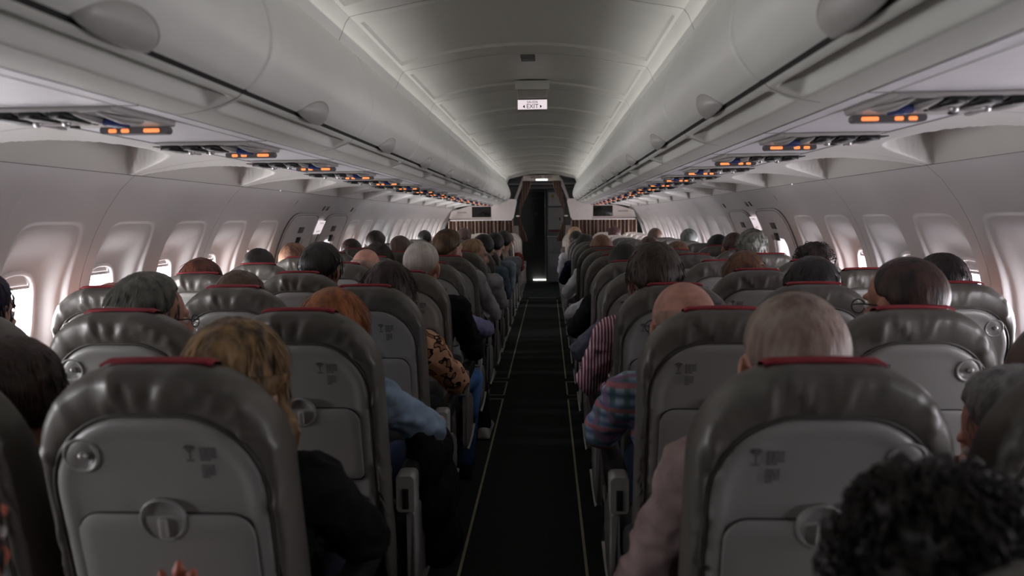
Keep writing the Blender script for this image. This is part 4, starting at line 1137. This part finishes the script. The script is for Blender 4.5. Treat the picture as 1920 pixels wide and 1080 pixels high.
P(1, 2, 'C', .52, 1.325, 'man with thick dark brown hair, pink striped shirt and jeans, third row right', H('full', ((40, 30, 24), (66, 50, 40))), 'fair', 'stripes', (56, 84, 128), arm='out', occ='man in pink stripes', big=1.13)
P(1, 3, 'B', 1.05, 1.255, 'person with chestnut hair showing over the seat, fourth row right middle', H('full', ((76, 48, 34), (116, 78, 54))), 'fair', (80, 66, 62), occ='chestnut hair')
P(1, 3, 'C', .56, 1.20, 'person in lavender blue T-shirt with bare forearm, fourth row right aisle seat', H('short', BROWN), 'fair', (122, 126, 150), (48, 50, 60), arm='out', sleeve='short', occ='lavender T-shirt')
P(1, 4, 'A', 1.63, 1.27, 'person with dark curly hair beside the window, fifth row right', H('curly', ((34, 25, 24), (62, 48, 44))), 'tan', (70, 60, 60), occ='dark curls by the window')
P(1, 4, 'C', .55, 1.27, 'person with black hair half hidden behind the striped shirt man, fifth row right', H('full', BLACK), 'tan', (26, 27, 32), arm='out', occ='half-hidden black hair')
P(1, 5, 'A', 1.48, 1.335, 'person with tousled grey hair before the lit exit plate, sixth row right', H('messy', ((66, 68, 62), (132, 134, 126))), 'fair', (90, 92, 90), yaw=-30, occ='tousled grey hair')
P(1, 5, 'C', .56, 1.16, 'person in white sleeve low in the sixth row, right aisle seat', H('short', BROWN), 'fair', (206, 206, 214), arm='out', occ='white sleeve, low')
P(1, 6, 'A', 1.53, 1.30, 'person with brown cropped hair beyond the tousled grey head, seventh row right', H('crop', ((66, 50, 48), (92, 72, 68))), 'tan', (70, 64, 64), occ='brown cropped hair')
P(1, 6, 'B', 1.10, 1.235, 'person with light brown hair low in the seventh row, right middle seat', H('full', ((96, 72, 54), (132, 102, 78))), 'fair', (90, 84, 80), occ='light brown hair, low')
P(1, 7, 'A', 1.57, 1.27, 'person with black hair beside the exit, eighth row right', H('short', BLACK), 'tan', (50, 50, 54), occ='black hair beside the exit')
P(1, 7, 'C', .57, 1.275, 'person with sandy hair and white shirt, eighth row right aisle seat', H('full', ((118, 88, 70), (160, 124, 98))), 'pink', (210, 210, 216), arm='out', occ='sandy hair, white shirt')
P(1, 8, 'B', 1.08, 1.245, 'person with brown hair in the ninth row, right middle seat', H('short', ((70, 52, 46), (100, 76, 66))), 'fair', (70, 66, 70), occ='brown hair, ninth row')
P(1, 9, 'A', 1.59, 1.30, 'grey-haired man against the wall panels, tenth row right', H('short', ((76, 80, 80), (134, 138, 136))), 'fair', (80, 84, 88), occ='grey hair by the wall')
P(1, 9, 'C', .50, 1.255, 'person with dark hair and navy sleeve, tenth row right aisle seat', H('full', DARK), 'fair', (34, 38, 60), arm='out', occ='dark hair, navy sleeve')
P(1, 11, 'A', 1.44, 1.29, 'small brown head near the far wall, twelfth row right', H('short', ((70, 50, 42), (100, 74, 62))), 'fair', (80, 70, 70), occ='small brown head by the wall')
P(1, 11, 'C', .46, 1.265, 'person with black hair and white shirt, twelfth row right aisle seat', H('short', BLACK), 'fair', (206, 204, 210), arm='out', occ='black hair, white shirt')
P(1, 13, 'B', 1.06, 1.30, 'small dark reddish head under the right divider curtain, fourteenth row', H('short', ((60, 34, 36), (84, 52, 52))), 'fair', (80, 60, 60), occ='dark reddish head')
P(1, 13, 'C', .49, 1.30, 'person with light blond hair under the right curtain edge, fourteenth row', H('bob', ((140, 110, 84), (186, 156, 124))), 'fair', (120, 110, 104), woman=True, occ='light blond hair')

# seats, each told apart by its row and by who shows above it
for side in (-1, 1):
    for letter in 'CBA':
        for row in range(-1 if letter == 'C' else 0, NROW):
            who = OCC.get((side, row, letter))
            lab = '%s seat %s of the aisle, %s row' % (POSN[letter], SIDE[side], 'camera' if row < 0 else ORD[row])
            lab = ('cream ' if row >= 12 else 'grey ') + lab + (', behind ' + who if who and len(who.split()) <= 6 else '')
            make_seat(side, row, letter, lab)

# loose things
def coat(i, j):
    u, t = i / 30, j / 24; w = .16 + .10 * t
    x = -.300 + (u - .35) * w; y_ = 2.28 + .03 * sin(u * 9 + t * 3) + .10 * (u - .5) + .012 * noise.noise((u * 6, t * 4, 2))
    return (x + .01 * sin(t * 11 + u * 5), y_ - .02 * sin(u * pi), .80 - .46 * t - .06 * (u - .4) ** 2 + .015 * sin(u * 13))
b = MB(); v1, f1 = grid(31, 25, coat); b.add(v1, f1); b.add([(p[0], p[1] + .05 + .03 * sin(k * .7), p[2]) for k, p in enumerate(v1)], f1)
bag = MB()
for c, r in (((-.285, 2.34, .66), (.075, .16, .10)), ((-.27, 2.36, .52), (.085, .15, .13)), ((-.26, 2.38, .38), (.08, .13, .11)), ((-.30, 2.30, .74), (.05, .10, .06))): bag.ell(c, r)
me = remesh(bag, .010, 4, 'black_coat')
rumple(me, lambda c: .014 * noise.noise(c * 9) + .008 * noise.noise(Vector((c.x * 30, c.y * 30, c.z * 8))))
tag(put('black_coat', me, cloth((27, 28, 28))), 'crumpled black coat hanging over the armrest beside the denim shirt woman', 'coat')
e = tag(empty('tablet', (1.02, 1.62, .86)), 'brown cased tablet held low by the grey-haired person at the right edge', 'tablet')
e.rotation_euler = (radians(48), 0, radians(-18))
put('case', MB().box(-.10, .10, -.006, .006, -.07, .07, .006).mesh('tablet_case', angle=40), mat('brown_leather', S(110, 70, 50), .5), e)
put('screen', MB().box(-.092, .092, -.0075, -.006, -.062, .062, .003).mesh('tablet_screen', angle=40), M['screen'], e)

bpy.data.scenes.remove(TMP)
